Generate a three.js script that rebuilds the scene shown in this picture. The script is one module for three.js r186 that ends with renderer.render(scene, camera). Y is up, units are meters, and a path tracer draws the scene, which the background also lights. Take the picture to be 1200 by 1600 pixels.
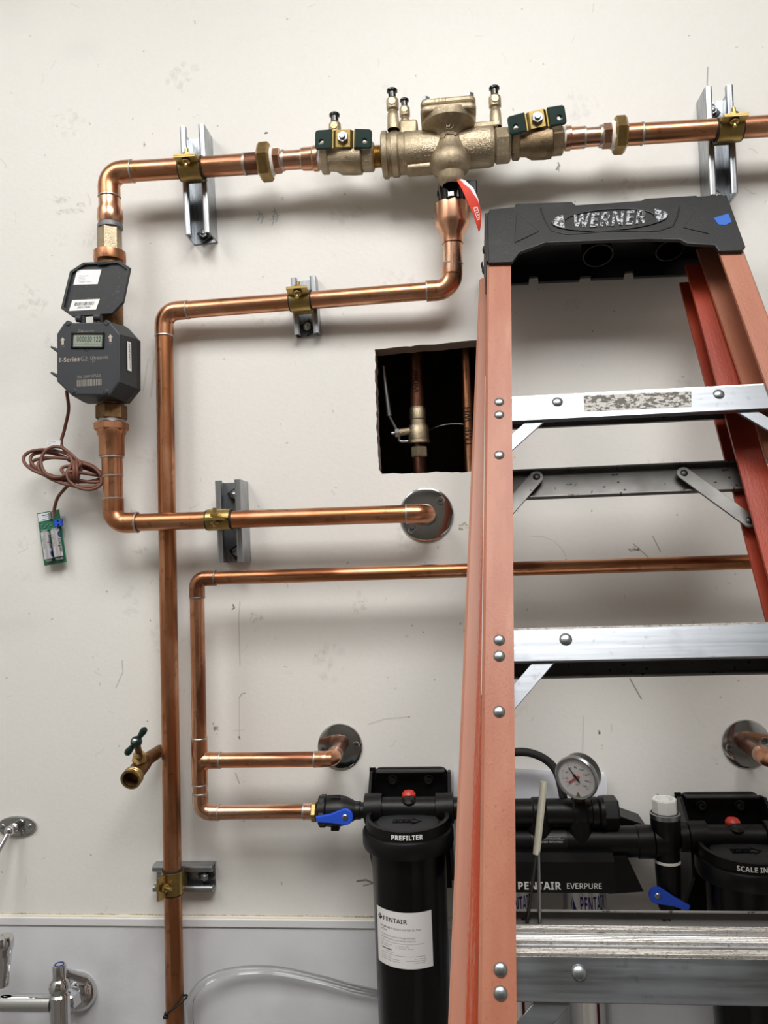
import * as THREE from 'three';
import { RoundedBoxGeometry } from 'three/addons/geometries/RoundedBoxGeometry.js';
import { TextGeometry } from 'three/addons/geometries/TextGeometry.js';
import { FontLoader } from 'three/addons/loaders/FontLoader.js';
import { mergeGeometries, toCreasedNormals } from 'three/addons/utils/BufferGeometryUtils.js';
import { RectAreaLightUniformsLib } from 'three/addons/lights/RectAreaLightUniformsLib.js';

// ---------------------------------------------------------------- camera, light, exposure
const scene = new THREE.Scene();
scene.background = new THREE.Color(0x000000);
const renderer = new THREE.WebGLRenderer({ antialias: true });
renderer.toneMapping = THREE.LinearToneMapping;
renderer.toneMappingExposure = 1.0;
renderer.shadowMap.enabled = true;
RectAreaLightUniformsLib.init();
const D2R = Math.PI / 180, V = (x, y, z) => new THREE.Vector3(x, y, z);
const camera = new THREE.PerspectiveCamera(2 * Math.atan(800 / 1200) / D2R, 0.75, 0.02, 30);
camera.position.set(0, 1.72, 1.215);                     // metres; the wall is the plane z = 0, the floor y = 0
camera.rotation.order = 'YXZ';
camera.rotation.set(3.0 * D2R, 5.25 * D2R, -2.0 * D2R);
camera.updateMatrixWorld(true);
// ceiling panels (the light fittings of the room): x, z, width, depth, intensity
const CEIL = 3.3;
const PANELS = [
  [0.20, 1.50, 1.22, 0.95, 13.5],
  [-1.25, 1.50, 0.61, 1.22, 8],
];
const LAMP = new THREE.Color().setRGB(1.0, 0.988, 0.97);

// survey helpers: a sight line through picture point (u, v) met with the plane z metres out from the wall
function sight(u, v) { return V((u - 600) / 1200, -(v - 800) / 1200, -1).applyQuaternion(camera.quaternion); }
function at(u, v, z) { const d = sight(u, v); return camera.position.clone().addScaledVector(d, (z - camera.position.z) / d.z); }
function span(px, u, v, z) { const p = at(u, v, z).applyMatrix4(camera.matrixWorldInverse); return px * -p.z / 1200; }

// ---------------------------------------------------------------- random, noise, textures
function rng(seed) { let a = seed >>> 0; return () => { a = (a + 0x6d2b79f5) | 0; let t = Math.imul(a ^ (a >>> 15), 1 | a); t = (t + Math.imul(t ^ (t >>> 7), 61 | t)) ^ t; return ((t ^ (t >>> 14)) >>> 0) / 4294967296; }; }
function field(n, cellsX, cellsY, octaves, seed, fall = 0.5) {          // tiling value noise, 0..1
  const out = new Float32Array(n * n); let amp = 1, sum = 0;
  for (let o = 0; o < octaves; o++) {
    const cx = cellsX << o, cy = cellsY << o, r = rng(seed + o * 977), g = new Float32Array(cx * cy);
    for (let i = 0; i < g.length; i++) g[i] = r();
    for (let y = 0; y < n; y++) {
      const fy = y / n * cy, y0 = Math.floor(fy), ty = fy - y0, sy = ty * ty * (3 - 2 * ty), ya = (y0 % cy) * cx, yb = ((y0 + 1) % cy) * cx;
      for (let x = 0; x < n; x++) {
        const fx = x / n * cx, x0 = Math.floor(fx), tx = fx - x0, sx = tx * tx * (3 - 2 * tx), xa = x0 % cx, xb = (x0 + 1) % cx;
        out[y * n + x] += amp * ((g[ya + xa] * (1 - sx) + g[ya + xb] * sx) * (1 - sy) + (g[yb + xa] * (1 - sx) + g[yb + xb] * sx) * sy);
      }
    }
    sum += amp; amp *= fall;
  }
  for (let i = 0; i < out.length; i++) out[i] /= sum;
  return out;
}
const clamp = (x, a = 0, b = 1) => Math.min(b, Math.max(a, x)), step = (a, b, x) => { const t = clamp((x - a) / (b - a)); return t * t * (3 - 2 * t); };
function tex(n, fn, srgb, tile) {
  const d = new Uint8Array(n * n * 4);
  for (let i = 0; i < n * n; i++) { const c = fn(i, i % n, (i / n) | 0); d[i * 4] = clamp(c[0]) * 255; d[i * 4 + 1] = clamp(c[1]) * 255; d[i * 4 + 2] = clamp(c[2]) * 255; d[i * 4 + 3] = 255; }
  const t = new THREE.DataTexture(d, n, n); t.wrapS = t.wrapT = THREE.RepeatWrapping; t.magFilter = THREE.LinearFilter; t.minFilter = THREE.LinearMipmapLinearFilter; t.generateMipmaps = true;
  if (srgb) t.colorSpace = THREE.SRGBColorSpace;
  t.repeat.set(1 / tile[0], 1 / tile[1]); t.needsUpdate = true; return t;
}
function canvasTex(w, h, draw) {
  const c = document.createElement('canvas'); c.width = w; c.height = h; const g = c.getContext('2d'); draw(g, w, h);
  const t = new THREE.CanvasTexture(c); t.colorSpace = THREE.SRGBColorSpace; t.magFilter = THREE.LinearFilter; t.anisotropy = 8; return t;
}
const mix = (a, b, t) => [a[0] + (b[0] - a[0]) * t, a[1] + (b[1] - a[1]) * t, a[2] + (b[2] - a[2]) * t];
const std = (o) => new THREE.MeshStandardMaterial(o), phys = (o) => new THREE.MeshPhysicalMaterial(o);
const hex = (h) => [(h >> 16) / 255, ((h >> 8) & 255) / 255, (h & 255) / 255];

const nA = field(512, 4, 4, 6, 11), nB = field(512, 6, 2, 6, 23), nC = field(512, 24, 24, 4, 37), nD = field(512, 40, 2, 4, 41), nE = field(512, 90, 90, 2, 53);
// copper: u runs round the tube, v along it (metres)
function copperMat(light, mid, dark, seedShift, rough) {
  const f = (i) => {
    const a = nA[(i + seedShift * 7919) % 262144], b = nB[(i + seedShift * 3571) % 262144], c = nC[i], d = nD[i];
    let col = mix(mid, light, step(0.42, 0.68, a)); col = mix(col, dark, step(0.5, 0.72, b) * 0.85);
    col = mix(col, dark, step(0.62, 0.8, d) * 0.35); return mix(col, dark, step(0.7, 0.82, c) * 0.28);
  };
  return std({
    metalness: 1, roughness: 1, map: tex(512, f, true, [0.16, 0.3]),
    roughnessMap: tex(512, (i) => { const v = rough + 0.16 * (nA[i] - 0.5) + 0.3 * step(0.5, 0.75, nB[i]) * 0.5; return [v, v, v]; }, false, [0.16, 0.3]),
    bumpMap: tex(512, (i) => { const v = 0.6 * nC[i] + 0.4 * nD[i]; return [v, v, v]; }, false, [0.16, 0.3]), bumpScale: 0.00012,
  });
}
const M = {};
M.copper = copperMat(hex(0xdca686), hex(0xc48a66), hex(0x7e4e38), 1, 0.30);
M.copperAged = copperMat(hex(0xc89270), hex(0xae7450), hex(0x6c422c), 2, 0.36);
M.copperBright = copperMat(hex(0xecc0a4), hex(0xd6a284), hex(0x9c6c50), 3, 0.27);
M.copperDull = copperMat(hex(0x8d6450), hex(0x6e4a3a), hex(0x3c2a24), 4, 0.45);
M.solder = std({ color: 0xb9b6b0, metalness: 1, roughness: 0.42 });
function metalMat(base, dark, tile, rough, bump, amount = 0.5, along = false) {
  const A = along ? nD : nA;
  return std({ metalness: 1, roughness: 1, map: tex(256, (i, x, y) => { const k = (y * 2) * 512 + x * 2; return mix(base, dark, clamp(amount * (step(0.35, 0.75, A[k]) + 0.5 * step(0.5, 0.8, nE[k])))); }, true, [tile, tile]),
    roughnessMap: tex(256, (i, x, y) => { const k = (y * 2) * 512 + x * 2, v = rough + 0.2 * (A[k] - 0.5); return [v, v, v]; }, false, [tile, tile]),
    bumpMap: tex(256, (i, x, y) => { const k = (y * 2) * 512 + x * 2, v = 0.3 * nC[k] + 0.7 * nE[k]; return [v, v, v]; }, false, [tile * 0.5, tile * 0.5]), bumpScale: bump });
}
M.castBrass = metalMat(hex(0xbfb096), hex(0x867862), 0.08, 0.38, 0.0006, 0.5);
M.castDark = metalMat(hex(0xa08c70), hex(0x66543f), 0.08, 0.45, 0.0005, 0.6);
M.brass = metalMat(hex(0xbca06a), hex(0x8a7046), 0.06, 0.30, 0.0001, 0.5);
M.bronze = metalMat(hex(0x8a6b4c), hex(0x55402c), 0.07, 0.5, 0.0003, 0.6);
M.zincYellow = metalMat(hex(0xb39a62), hex(0x8a7340), 0.05, 0.36, 0.00002, 0.35);
M.galv = metalMat(hex(0xb2b6ba), hex(0x84898d), 0.06, 0.36, 0.00008, 0.5, true);
M.steel = std({ color: 0xa9adb0, metalness: 1, roughness: 0.32 });
M.darkSteel = std({ color: 0x4a4b4c, metalness: 1, roughness: 0.45 });
M.rivet = std({ color: 0x9aa0a2, metalness: 1, roughness: 0.36 });
M.chrome = std({ color: 0xd4d6d8, metalness: 1, roughness: 0.06 });
M.plateChrome = metalMat(hex(0xb9babb), hex(0xa0a09f), 0.2, 0.12, 0.00002, 0.3);
M.stem = metalMat(hex(0xe4e4d4), hex(0xc0bca6), 0.05, 0.42, 0.0003, 0.5, true); M.stem.metalness = 0.55;
// aluminium: brushed along u, with grey scratches
M.alu = std({ metalness: 1, roughness: 1, color: 0xacafb3,
  map: tex(512, (i, x, y) => { const s = nD[x * 512 + y], w = step(0.72, 0.85, nC[i]) * 0.25 + step(0.6, 0.8, nA[i]) * 0.22; return mix(hex(0xd2d4d6), hex(0x8d8d8c), clamp(w + 0.25 * (s - 0.4))); }, true, [0.18, 0.18]),
  roughnessMap: tex(512, (i, x, y) => { const v = 0.36 + 0.2 * (nD[x * 512 + y] - 0.5) + 0.15 * (nA[i] - 0.5); return [v, v, v]; }, false, [0.18, 0.18]),
  bumpMap: tex(512, (i, x, y) => { const v = nD[x * 512 + y]; return [v, v, v]; }, false, [0.18, 0.18]), bumpScale: 0.00006 });
M.aluDull = std({ metalness: 1, roughness: 1, color: 0xb0b0b0,
  map: tex(256, (i, x, y) => { const k = y * 2 * 512 + x * 2; return mix(hex(0xaeaca9), hex(0x453f3a), clamp(step(0.76, 0.84, nC[k]) * 0.9 + 0.35 * (nA[k] - 0.35))); }, true, [0.14, 0.14]),
  roughnessMap: tex(256, (i, x, y) => { const v = 0.42 + 0.2 * nA[y * 2 * 512 + x * 2]; return [v, v, v]; }, false, [0.14, 0.14]) });
// tread top: worn ribs
M.tread = std({ metalness: 1, roughness: 1,
  map: tex(512, (i, x, y) => { const w = step(0.66, 0.76, nE[i]) * 0.6 + step(0.68, 0.8, nC[i]) * 0.6; return mix(hex(0xe6e2dc), hex(0x6f675f), clamp(w)); }, true, [0.16, 0.05]),
  roughnessMap: tex(512, (i) => { const v = 0.28 + 0.25 * nC[i]; return [v, v, v]; }, false, [0.16, 0.05]) });
// ladder fibreglass
function fibre(a, b, c) {
  return std({ roughness: 0.48, map: tex(512, (i, x, y) => {
    const g = nD[i], s = nE[i]; let col = mix(a, b, clamp(step(0.35, 0.7, nA[i]) * 0.8 + 0.25 * (g - 0.5)));
    col = mix(col, c, step(0.66, 0.8, nB[i]) * 0.5); return mix(col, [0.42, 0.2, 0.14], step(0.80, 0.9, s) * 0.35); }, true, [0.12, 0.4]),
    bumpMap: tex(512, (i) => { const v = 0.5 * nE[i] + 0.5 * nD[i]; return [v, v, v]; }, false, [0.12, 0.2]), bumpScale: 0.0003 });
}
M.rail = fibre(hex(0xa86e56), hex(0x9c5f48), hex(0xb48774));
M.railRear = fibre(hex(0x96341a), hex(0x822912), hex(0x9c4c32));
M.railRearWorn = fibre(hex(0xcf6f4c), hex(0xc5532c), hex(0xd89878));
const bumpSoft = tex(256, (i, x, y) => { const k = y * 2 * 512 + x * 2, v = 0.5 * nC[k] + 0.5 * nE[k]; return [v, v, v]; }, false, [0.05, 0.05]);
const plasticRough = (r, w) => tex(256, (i, x, y) => { const v = r + w * (nA[y * 2 * 512 + x * 2] - 0.5); return [v, v, v]; }, false, [0.15, 0.15]);
M.capPlastic = std({ roughness: 1, map: tex(256, (i, x, y) => { const k = y * 2 * 512 + x * 2; return mix(hex(0x151618), hex(0x3e3f42), step(0.6, 0.85, nA[k]) * 0.5 + step(0.75, 0.85, nC[k]) * 0.3); }, true, [0.2, 0.2]), roughnessMap: plasticRough(0.45, 0.2), bumpMap: bumpSoft, bumpScale: 0.0002 });
M.blackPlastic = phys({ color: 0x0a0a0b, specularIntensity: 0.6, roughness: 1, roughnessMap: plasticRough(0.4, 0.2), bumpMap: bumpSoft, bumpScale: 0.00012 });
M.lidPlastic = std({ color: 0x202124, roughness: 0.6, bumpMap: bumpSoft, bumpScale: 0.0001 });
M.blackGloss = std({ color: 0x0c0c0e, roughness: 0.12 });
M.blackRubber = std({ color: 0x141414, roughness: 0.7 });
M.meterGrey = std({ color: 0x2e3135, roughness: 1, roughnessMap: plasticRough(0.5, 0.15), bumpMap: bumpSoft, bumpScale: 0.0001 });
M.meterLid = std({ roughness: 0.55, map: tex(256, (i, x, y) => { const k = y * 2 * 512 + x * 2; return mix(hex(0x2f3133), hex(0x6a6b6b), step(0.66, 0.85, nC[k]) * 0.5); }, true, [0.09, 0.09]) });
M.greenVinyl = std({ color: 0x07251f, roughness: 0.25 });
M.teal = std({ color: 0x1f8f97, roughness: 0.4 });
M.blue = std({ color: 0x2450c8, roughness: 0.38 });
M.red = std({ color: 0xc2382a, roughness: 0.45 });
M.white = std({ color: 0xe9e9e6, roughness: 0.5 });
M.tape = std({ color: 0xe8e6e0, roughness: 0.85 });
M.greyTape = std({ color: 0x77767a, roughness: 0.5, metalness: 0.4 });
M.cable = std({ color: 0x6a4030, roughness: 0.5 });
M.pcb = std({ roughness: 0.35, map: tex(256, (i, x, y) => { const k = y * 2 * 512 + x * 2; return mix(hex(0x1c6a4c), hex(0x9fc2ae), step(0.77, 0.8, nE[k]) * 0.8); }, true, [0.06, 0.06]) });
M.clearHose = phys({ color: 0xf4f6f6, roughness: 0.12, transmission: 1, thickness: 0.002, ior: 1.35 });
M.glass = phys({ color: 0xffffff, roughness: 0.02, transmission: 1, thickness: 0 });
M.silverLabel = std({ color: 0xcfcfd2, metalness: 1, roughness: 0.3 });
M.paper = std({ color: 0xdfdfe2, roughness: 0.7, side: THREE.DoubleSide });
M.poly = phys({ color: 0xdcdde2, roughness: 0.25, transmission: 0.35, thickness: 0, side: THREE.DoubleSide });
M.caulk = std({ color: 0xd2cbb8, roughness: 0.7 });
M.wornSilver = std({ roughness: 0.5, metalness: 0.3, map: tex(256, (i, x, y) => { const k = y * 2 * 512 + x * 2; return mix(hex(0xb4b6ba), hex(0x35363a), step(0.45, 0.6, nC[k])); }, true, [0.05, 0.05]) });
M.blueTape = std({ color: 0x2f62b8, roughness: 0.7 });
M.ceiling = std({ color: 0xe6e4df, roughness: 0.9 });
M.floor = std({ color: 0x6e6a64, roughness: 0.6 });
M.farWall = std({ color: 0x6c6760, roughness: 0.8 });
M.plainWall = std({ color: 0xb5b2ac, roughness: 0.7 });
M.cavity = std({ roughness: 0.95, map: tex(256, (i, x, y) => { const k = y * 2 * 512 + x * 2; return mix(hex(0x8c8074), hex(0x75695e), step(0.35, 0.7, nA[k])); }, true, [0.4, 0.4]) });   // bare board lining
M.gypsum = std({ color: 0x9a8e84, roughness: 0.95 });

// ---------------------------------------------------------------- geometry helpers
function creased(g, a) { g.scale(1000, 1000, 1000); const n = toCreasedNormals(g, a); n.scale(0.001, 0.001, 0.001); return n; }
const Q = (dir) => new THREE.Quaternion().setFromUnitVectors(V(0, 1, 0), dir.clone().normalize());
function scaleUV(g, su, sv) { const uv = g.attributes.uv; for (let i = 0; i < uv.count; i++) uv.setXY(i, uv.getX(i) * su, uv.getY(i) * sv); return g; }
function flat(g) { const n = g.index ? g.toNonIndexed() : g; n.computeVertexNormals(); return n; }
function boxUV(g) {
  const p = g.attributes.position, n = g.attributes.normal, uv = new Float32Array(p.count * 2);
  for (let i = 0; i < p.count; i++) {
    const ax = Math.abs(n.getX(i)), ay = Math.abs(n.getY(i)), az = Math.abs(n.getZ(i));
    if (ax >= ay && ax >= az) { uv[i * 2] = p.getZ(i); uv[i * 2 + 1] = p.getY(i); } else if (ay >= az) { uv[i * 2] = p.getX(i); uv[i * 2 + 1] = p.getZ(i); } else { uv[i * 2] = p.getX(i); uv[i * 2 + 1] = p.getY(i); }
  }
  g.setAttribute('uv', new THREE.BufferAttribute(uv, 2)); return g;
}
function aim(g, a, dir) { g.applyQuaternion(Q(dir)); g.translate(a.x, a.y, a.z); return g; }
function cyl(a, b, r, r2 = r, seg = 32, open = false) {
  const d = b.clone().sub(a), l = d.length(), g = new THREE.CylinderGeometry(r2, r, l, seg, 1, open);
  scaleUV(g, 2 * Math.PI * r, l); g.translate(0, l / 2, 0); return aim(g, a, d);
}
// profile of [radius, height] pairs turned about the line from a along dir
function lathe(profile, a, dir, seg = 36, faceted = false) {
  let g = new THREE.LatheGeometry(profile.map(([r, t]) => new THREE.Vector2(Math.max(r, 1e-5), t)), seg);
  const len = profile.reduce((s, p, i) => i ? s + Math.hypot(p[0] - profile[i - 1][0], p[1] - profile[i - 1][1]) : 0, 0), rm = Math.max(...profile.map((p) => p[0]));
  scaleUV(g, 2 * Math.PI * rm, len);
  g = faceted ? flat(g) : creased(g, 0.6);
  return aim(g, a, dir);
}
function hexNut(a, b, r, hole = 0) { const d = b.clone().sub(a), l = d.length(), c = Math.min(l * 0.18, r * 0.12); return lathe([[0, 0], [r - c, 0], [r, c], [r, l - c], [r - c, l], [0, l]], a, d, 6, true); }
function box(w, h, d, r, x = 0, y = 0, z = 0) { const g = r ? new RoundedBoxGeometry(w, h, d, 2, Math.min(r, w / 2.01, h / 2.01, d / 2.01)) : new THREE.BoxGeometry(w, h, d); boxUV(g); g.translate(x, y, z); return g; }
function tube(points, r, seg = 64, rad = 12, closed = false, tension = 0.5) {
  const c = new THREE.CatmullRomCurve3(points, closed, 'catmullrom', tension), g = new THREE.TubeGeometry(c, seg, r, rad, closed);
  scaleUV(g, c.getLength(), 2 * Math.PI * r); return g;
}
function shape(pts) { const s = new THREE.Shape(); pts.forEach(([x, y], i) => i ? s.lineTo(x, y) : s.moveTo(x, y)); s.closePath(); return s; }
function extrude(s, depth, bevel = 0, seg = 12) { const g = new THREE.ExtrudeGeometry(s, { depth: depth - 2 * bevel, bevelEnabled: bevel > 0, bevelThickness: bevel, bevelSize: bevel, bevelOffset: -bevel, bevelSegments: 2, curveSegments: seg }); g.translate(0, 0, bevel); return g; }
function dome(a, dir, r, h) { const p = []; for (let i = 0; i <= 8; i++) { const t = i / 8 * Math.PI / 2; p.push([r * Math.cos(t), h * Math.sin(t)]); } return lathe(p, a, dir, 20); }
function arcPoints(a, c, b, n = 14) {                      // a quarter bend from a to b round the corner c
  const out = [], ea = a.clone().sub(c), eb = b.clone().sub(c);
  for (let i = 0; i <= n; i++) { const t = i / n * Math.PI / 2; out.push(c.clone().addScaledVector(ea, 1 - Math.sin(t)).addScaledVector(eb, 1 - Math.cos(t))); }
  return out;
}
function poly(points, r, rad = 28) {                       // swept tube through given points, no overshoot
  const path = new THREE.CurvePath(); for (let i = 1; i < points.length; i++) path.add(new THREE.LineCurve3(points[i - 1], points[i]));
  const g = new THREE.TubeGeometry(new THREE.CatmullRomCurve3(points, false, 'centripetal'), (points.length - 1) * 3, r, rad); scaleUV(g, path.getLength(), 2 * Math.PI * r);
  const uv = g.attributes.uv; for (let i = 0; i < uv.count; i++) uv.setXY(i, uv.getY(i), uv.getX(i)); return g;
}
function plain(g) { let n = g.index ? g.toNonIndexed() : g; for (const k of Object.keys(n.attributes)) if (!['position', 'normal', 'uv'].includes(k)) n.deleteAttribute(k); if (!n.attributes.uv) boxUV(n); return n; }
function merge(list) { return list.length === 1 ? list[0] : mergeGeometries(list.map(plain), false); }
function mesh(name, geos, mat, parent, label) {
  const m = new THREE.Mesh(merge(Array.isArray(geos) ? geos : [geos]), mat); m.name = name; m.castShadow = m.receiveShadow = true;
  if (label) m.userData.label = label;
  if (parent) parent.add(m); return m;
}
const taken = {};
function numbered(n) { const k = taken[n] = (taken[n] ?? -1) + 1; return k ? n + '_' + String(k).padStart(3, '0') : n; }
function thing(name, label, category, group) { const o = new THREE.Group(); o.name = numbered(name); o.userData = { label, category }; if (group) o.userData.group = group; scene.add(o); return o; }
function single(name, geos, mat, label, category, group) { const m = mesh(numbered(name), geos, mat, null); m.userData = { label, category }; if (group) m.userData.group = group; scene.add(m); return m; }
function struct(name, geos, mat) { const m = mesh(name, geos, mat, scene); m.userData.kind = 'structure'; return m; }
function settle(o) {                                       // puts a thing's origin at the middle of its base
  const b = new THREE.Box3().setFromObject(o), c = V((b.min.x + b.max.x) / 2, b.min.y, (b.min.z + b.max.z) / 2);
  for (const k of o.children) k.position.sub(c); o.position.add(c); return o;
}
const lerp = (a, b, t) => a.clone().lerp(b, t), dirOf = (a, b) => b.clone().sub(a).normalize();
const frameAt = (origin, dx, dy) => { const x = dx.clone().normalize(), z = x.clone().cross(dy).normalize(), y = z.clone().cross(x).normalize(); return new THREE.Matrix4().makeBasis(x, y, z).setPosition(origin); };
const font = await new FontLoader().loadAsync('fonts/droid/droid_sans_bold.typeface.json');
const fontR = await new FontLoader().loadAsync('fonts/droid/droid_sans_regular.typeface.json');
function letters(text, size, depth, f = font, bevel = 0) { const g = new TextGeometry(text, { font: f, size, depth, curveSegments: 4, bevelEnabled: bevel > 0, bevelSize: bevel, bevelThickness: bevel, bevelSegments: 1 }); g.computeBoundingBox(); const b = g.boundingBox; g.translate(-(b.max.x + b.min.x) / 2, -(b.max.y + b.min.y) / 2, 0); return g; }
function printed(w, h, pxPerM, draw, rough = 0.5) {        // a flat printed sheet, w x h metres
  const t = canvasTex(Math.round(w * pxPerM), Math.round(h * pxPerM), draw); return std({ map: t, roughness: rough });
}
function card(w, h, t = 0.0004) { const g = new THREE.BoxGeometry(w, h, t); return g; }

// ---------------------------------------------------------------- the room
const RX0 = -1.7, RX1 = 1.9, RZ1 = 3.4, T = 0.1;
const wallTex = (() => {                                   // paint with scuffs, pencil marks and stains; covers x -0.9..0.9, y 0.9..2.7
  const N = 2048, n1 = field(512, 5, 5, 5, 71), n2 = field(512, 3, 9, 5, 83);
  const t = canvasTex(N, N, (g) => {
    const im = g.createImageData(N, N), d = im.data;
    for (let y = 0; y < N; y++) for (let x = 0; x < N; x++) {
      const k = (y >> 2) * 512 + (x >> 2), q = ((y & 511) * 512 + (x & 511)), o = (y * N + x) * 4;
      const v = 0.985 + 0.03 * (n1[k] - 0.5) - 0.05 * step(0.6, 0.8, n2[k]) + 0.012 * (nE[q] - 0.5);
      d[o] = 228 * v; d[o + 1] = 226 * v; d[o + 2] = 221 * v; d[o + 3] = 255;
    }
    g.putImageData(im, 0, 0);
    const X = (u, v) => { const p = at(u, v, 0); return [(p.x + 0.9) / 1.8 * N, (2.7 - p.y) / 1.8 * N]; };
    const stroke = (pts, w, c) => { g.strokeStyle = c; g.lineWidth = w; g.lineCap = 'round'; g.beginPath(); pts.forEach(([u, v], i) => { const [x, y] = X(u, v); i ? g.lineTo(x, y) : g.moveTo(x, y); }); g.stroke(); };
    const blot = (u, v, rx, ry, c, n, seed, rot = 0) => { const r = rng(seed), [x, y] = X(u, v); g.fillStyle = c; for (let i = 0; i < n; i++) { const a = r() * 6.28, q = Math.sqrt(r()); g.beginPath(); g.ellipse(x + q * rx * Math.cos(a), y + q * ry * Math.sin(a), 1 + r() * rx * 0.22, 1 + r() * ry * 0.22, rot + r() * 0.6, 0, 6.28); g.fill(); } };
    const r = rng(5);
    for (let i = 0; i < 110; i++) { const u = r() * 1250 - 30, v = r() * 1450, l = 3 + r() * 16, a = -1.2 + r() * 2.4 + (r() < 0.5 ? 1.57 : 0); stroke([[u, v], [u + l * 0.5 * Math.cos(a) + r() * 3, v + l * 0.5 * Math.sin(a)], [u + l * Math.cos(a), v + l * Math.sin(a)]], 0.8 + r() * 1.4, `rgba(105,98,90,${0.06 + r() * 0.13})`); }
    for (let i = 0; i < 170; i++) { const u = r() * 1250 - 30, v = r() * 1440; blot(u, v, 1 + r() * 1.6, 1 + r() * 2.4, `rgba(80,74,66,${0.12 + r() * 0.3})`, 2, i + 900); }
    for (let i = 0; i < 34; i++) { const u = r() * 1250 - 30, v = 100 + r() * 1300; blot(u, v, 14 + r() * 26, 8 + r() * 30, `rgba(112,104,94,${0.025 + r() * 0.035})`, 26, i + 300, r() * 3); }
    blot(95, 312, 22, 6, 'rgba(110,104,96,0.07)', 40, 1, 0.2); blot(108, 330, 30, 5, 'rgba(110,104,96,0.07)', 40, 2, 0.2); blot(128, 320, 10, 4, 'rgba(100,95,88,0.1)', 18, 3);
    for (const [u, v] of [[404, 336], [409, 341], [428, 331], [432, 339], [426, 344]]) { stroke([[u, v - 7], [u + 2, v], [u - 1, v + 8]], 2, 'rgba(70,110,125,0.4)'); stroke([[u - 4, v], [u + 5, v - 3]], 1.4, 'rgba(90,100,120,0.3)'); }
    blot(416, 208, 3, 1.2, 'rgba(25,25,25,0.9)', 7, 4); blot(225, 227, 2, 6, 'rgba(110,100,90,0.3)', 8, 6); blot(873, 262, 3, 7, 'rgba(90,80,75,0.3)', 8, 7);
    stroke([[872, 254], [874, 259], [869, 265]], 2, 'rgba(50,45,45,0.7)'); stroke([[1106, 105], [1105, 133]], 2, 'rgba(90,85,85,0.5)');
    stroke([[375, 940], [373, 965], [374, 1000], [375, 1040]], 1.2, 'rgba(80,75,70,0.35)'); stroke([[364, 945], [366, 950], [363, 952]], 2.2, 'rgba(45,40,40,0.7)'); stroke([[374, 1090], [374, 1152]], 1, 'rgba(80,75,70,0.3)'); stroke([[374, 1090], [378, 1084], [383, 1083]], 1.4, 'rgba(70,65,62,0.5)'); blot(374, 1153, 2, 2, 'rgba(60,40,30,0.8)', 4, 9);
    stroke([[191, 1032], [192, 1050], [181, 1075]], 1.6, 'rgba(110,105,98,0.4)'); stroke([[250, 525], [240, 570], [236, 620]], 3, 'rgba(130,105,95,0.18)'); stroke([[232, 560], [224, 610]], 2.5, 'rgba(130,105,95,0.16)');
    blot(400, 965, 14, 10, 'rgba(90,84,76,0.06)', 30, 12); blot(210, 800, 10, 4, 'rgba(100,92,84,0.12)', 22, 13); blot(220, 860, 16, 6, 'rgba(100,92,84,0.06)', 22, 14); blot(335, 1135, 4, 8, 'rgba(80,70,64,0.25)', 10, 15); blot(338, 1140, 4, 8, 'rgba(80,70,64,0.25)', 10, 16);
    blot(724, 822, 9, 7, 'rgba(140,125,85,0.25)', 20, 17); blot(720, 826, 3, 3, 'rgba(90,80,45,0.5)', 6, 18);
    blot(990, 858, 14, 4, 'rgba(60,52,48,0.3)', 14, 19); stroke([[990, 850], [1010, 868], [1015, 874]], 1.4, 'rgba(70,62,56,0.5)'); stroke([[1020, 838], [1032, 862]], 1.4, 'rgba(70,62,56,0.5)'); stroke([[984, 1060], [1002, 1092]], 1.8, 'rgba(70,62,56,0.6)'); stroke([[912, 1120], [910, 1180]], 2.4, 'rgba(90,82,76,0.16)');
    stroke([[830, 838], [850, 839], [866, 846], [878, 858], [885, 870]], 1.2, 'rgba(90,82,76,0.2)'); blot(936, 1144, 2.5, 3, 'rgba(40,35,32,0.7)', 5, 20);
    stroke([[558, 1377], [572, 1375], [584, 1380]], 3, 'rgba(70,62,54,0.6)'); stroke([[568, 1384], [586, 1379]], 2, 'rgba(70,62,54,0.5)');
    stroke([[575, 1132], [600, 1124], [640, 1120]], 2.4, 'rgba(110,102,94,0.2)'); stroke([[368, 1208], [374, 1224]], 2, 'rgba(80,72,66,0.35)');
    for (let u = -20; u < 1250; u += 6) { const v = 1431 + (u - 300) * 0.008; stroke([[u, v], [u + 6, v + r() * 2 - 1]], 2 + r() * 3, `rgba(140,125,92,${0.25 + r() * 0.35})`); }
  });
  t.wrapS = t.wrapT = THREE.RepeatWrapping; t.repeat.set(1 / 1.8, 1 / 1.8); t.offset.set(0.5, -0.5); return t;
})();
const roller = tex(256, (i, x, y) => { const k = y * 2 * 512 + x * 2, v = 0.6 * nC[k] + 0.4 * nA[k]; return [v, v, v]; }, false, [0.09, 0.09]);
M.wall = std({ map: wallTex, roughness: 0.5, bumpMap: roller, bumpScale: 0.0002 });
const holePx = [[586, 546], [620, 543], [650, 540], [690, 537], [720, 533], [775, 529], [779, 620], [781, 735], [745, 736], [722, 738], [690, 737], [660, 739], [628, 740], [597, 740], [592, 733], [591, 712], [590, 690], [588, 668], [588, 640], [587, 615], [586, 590], [587, 570]];
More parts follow.
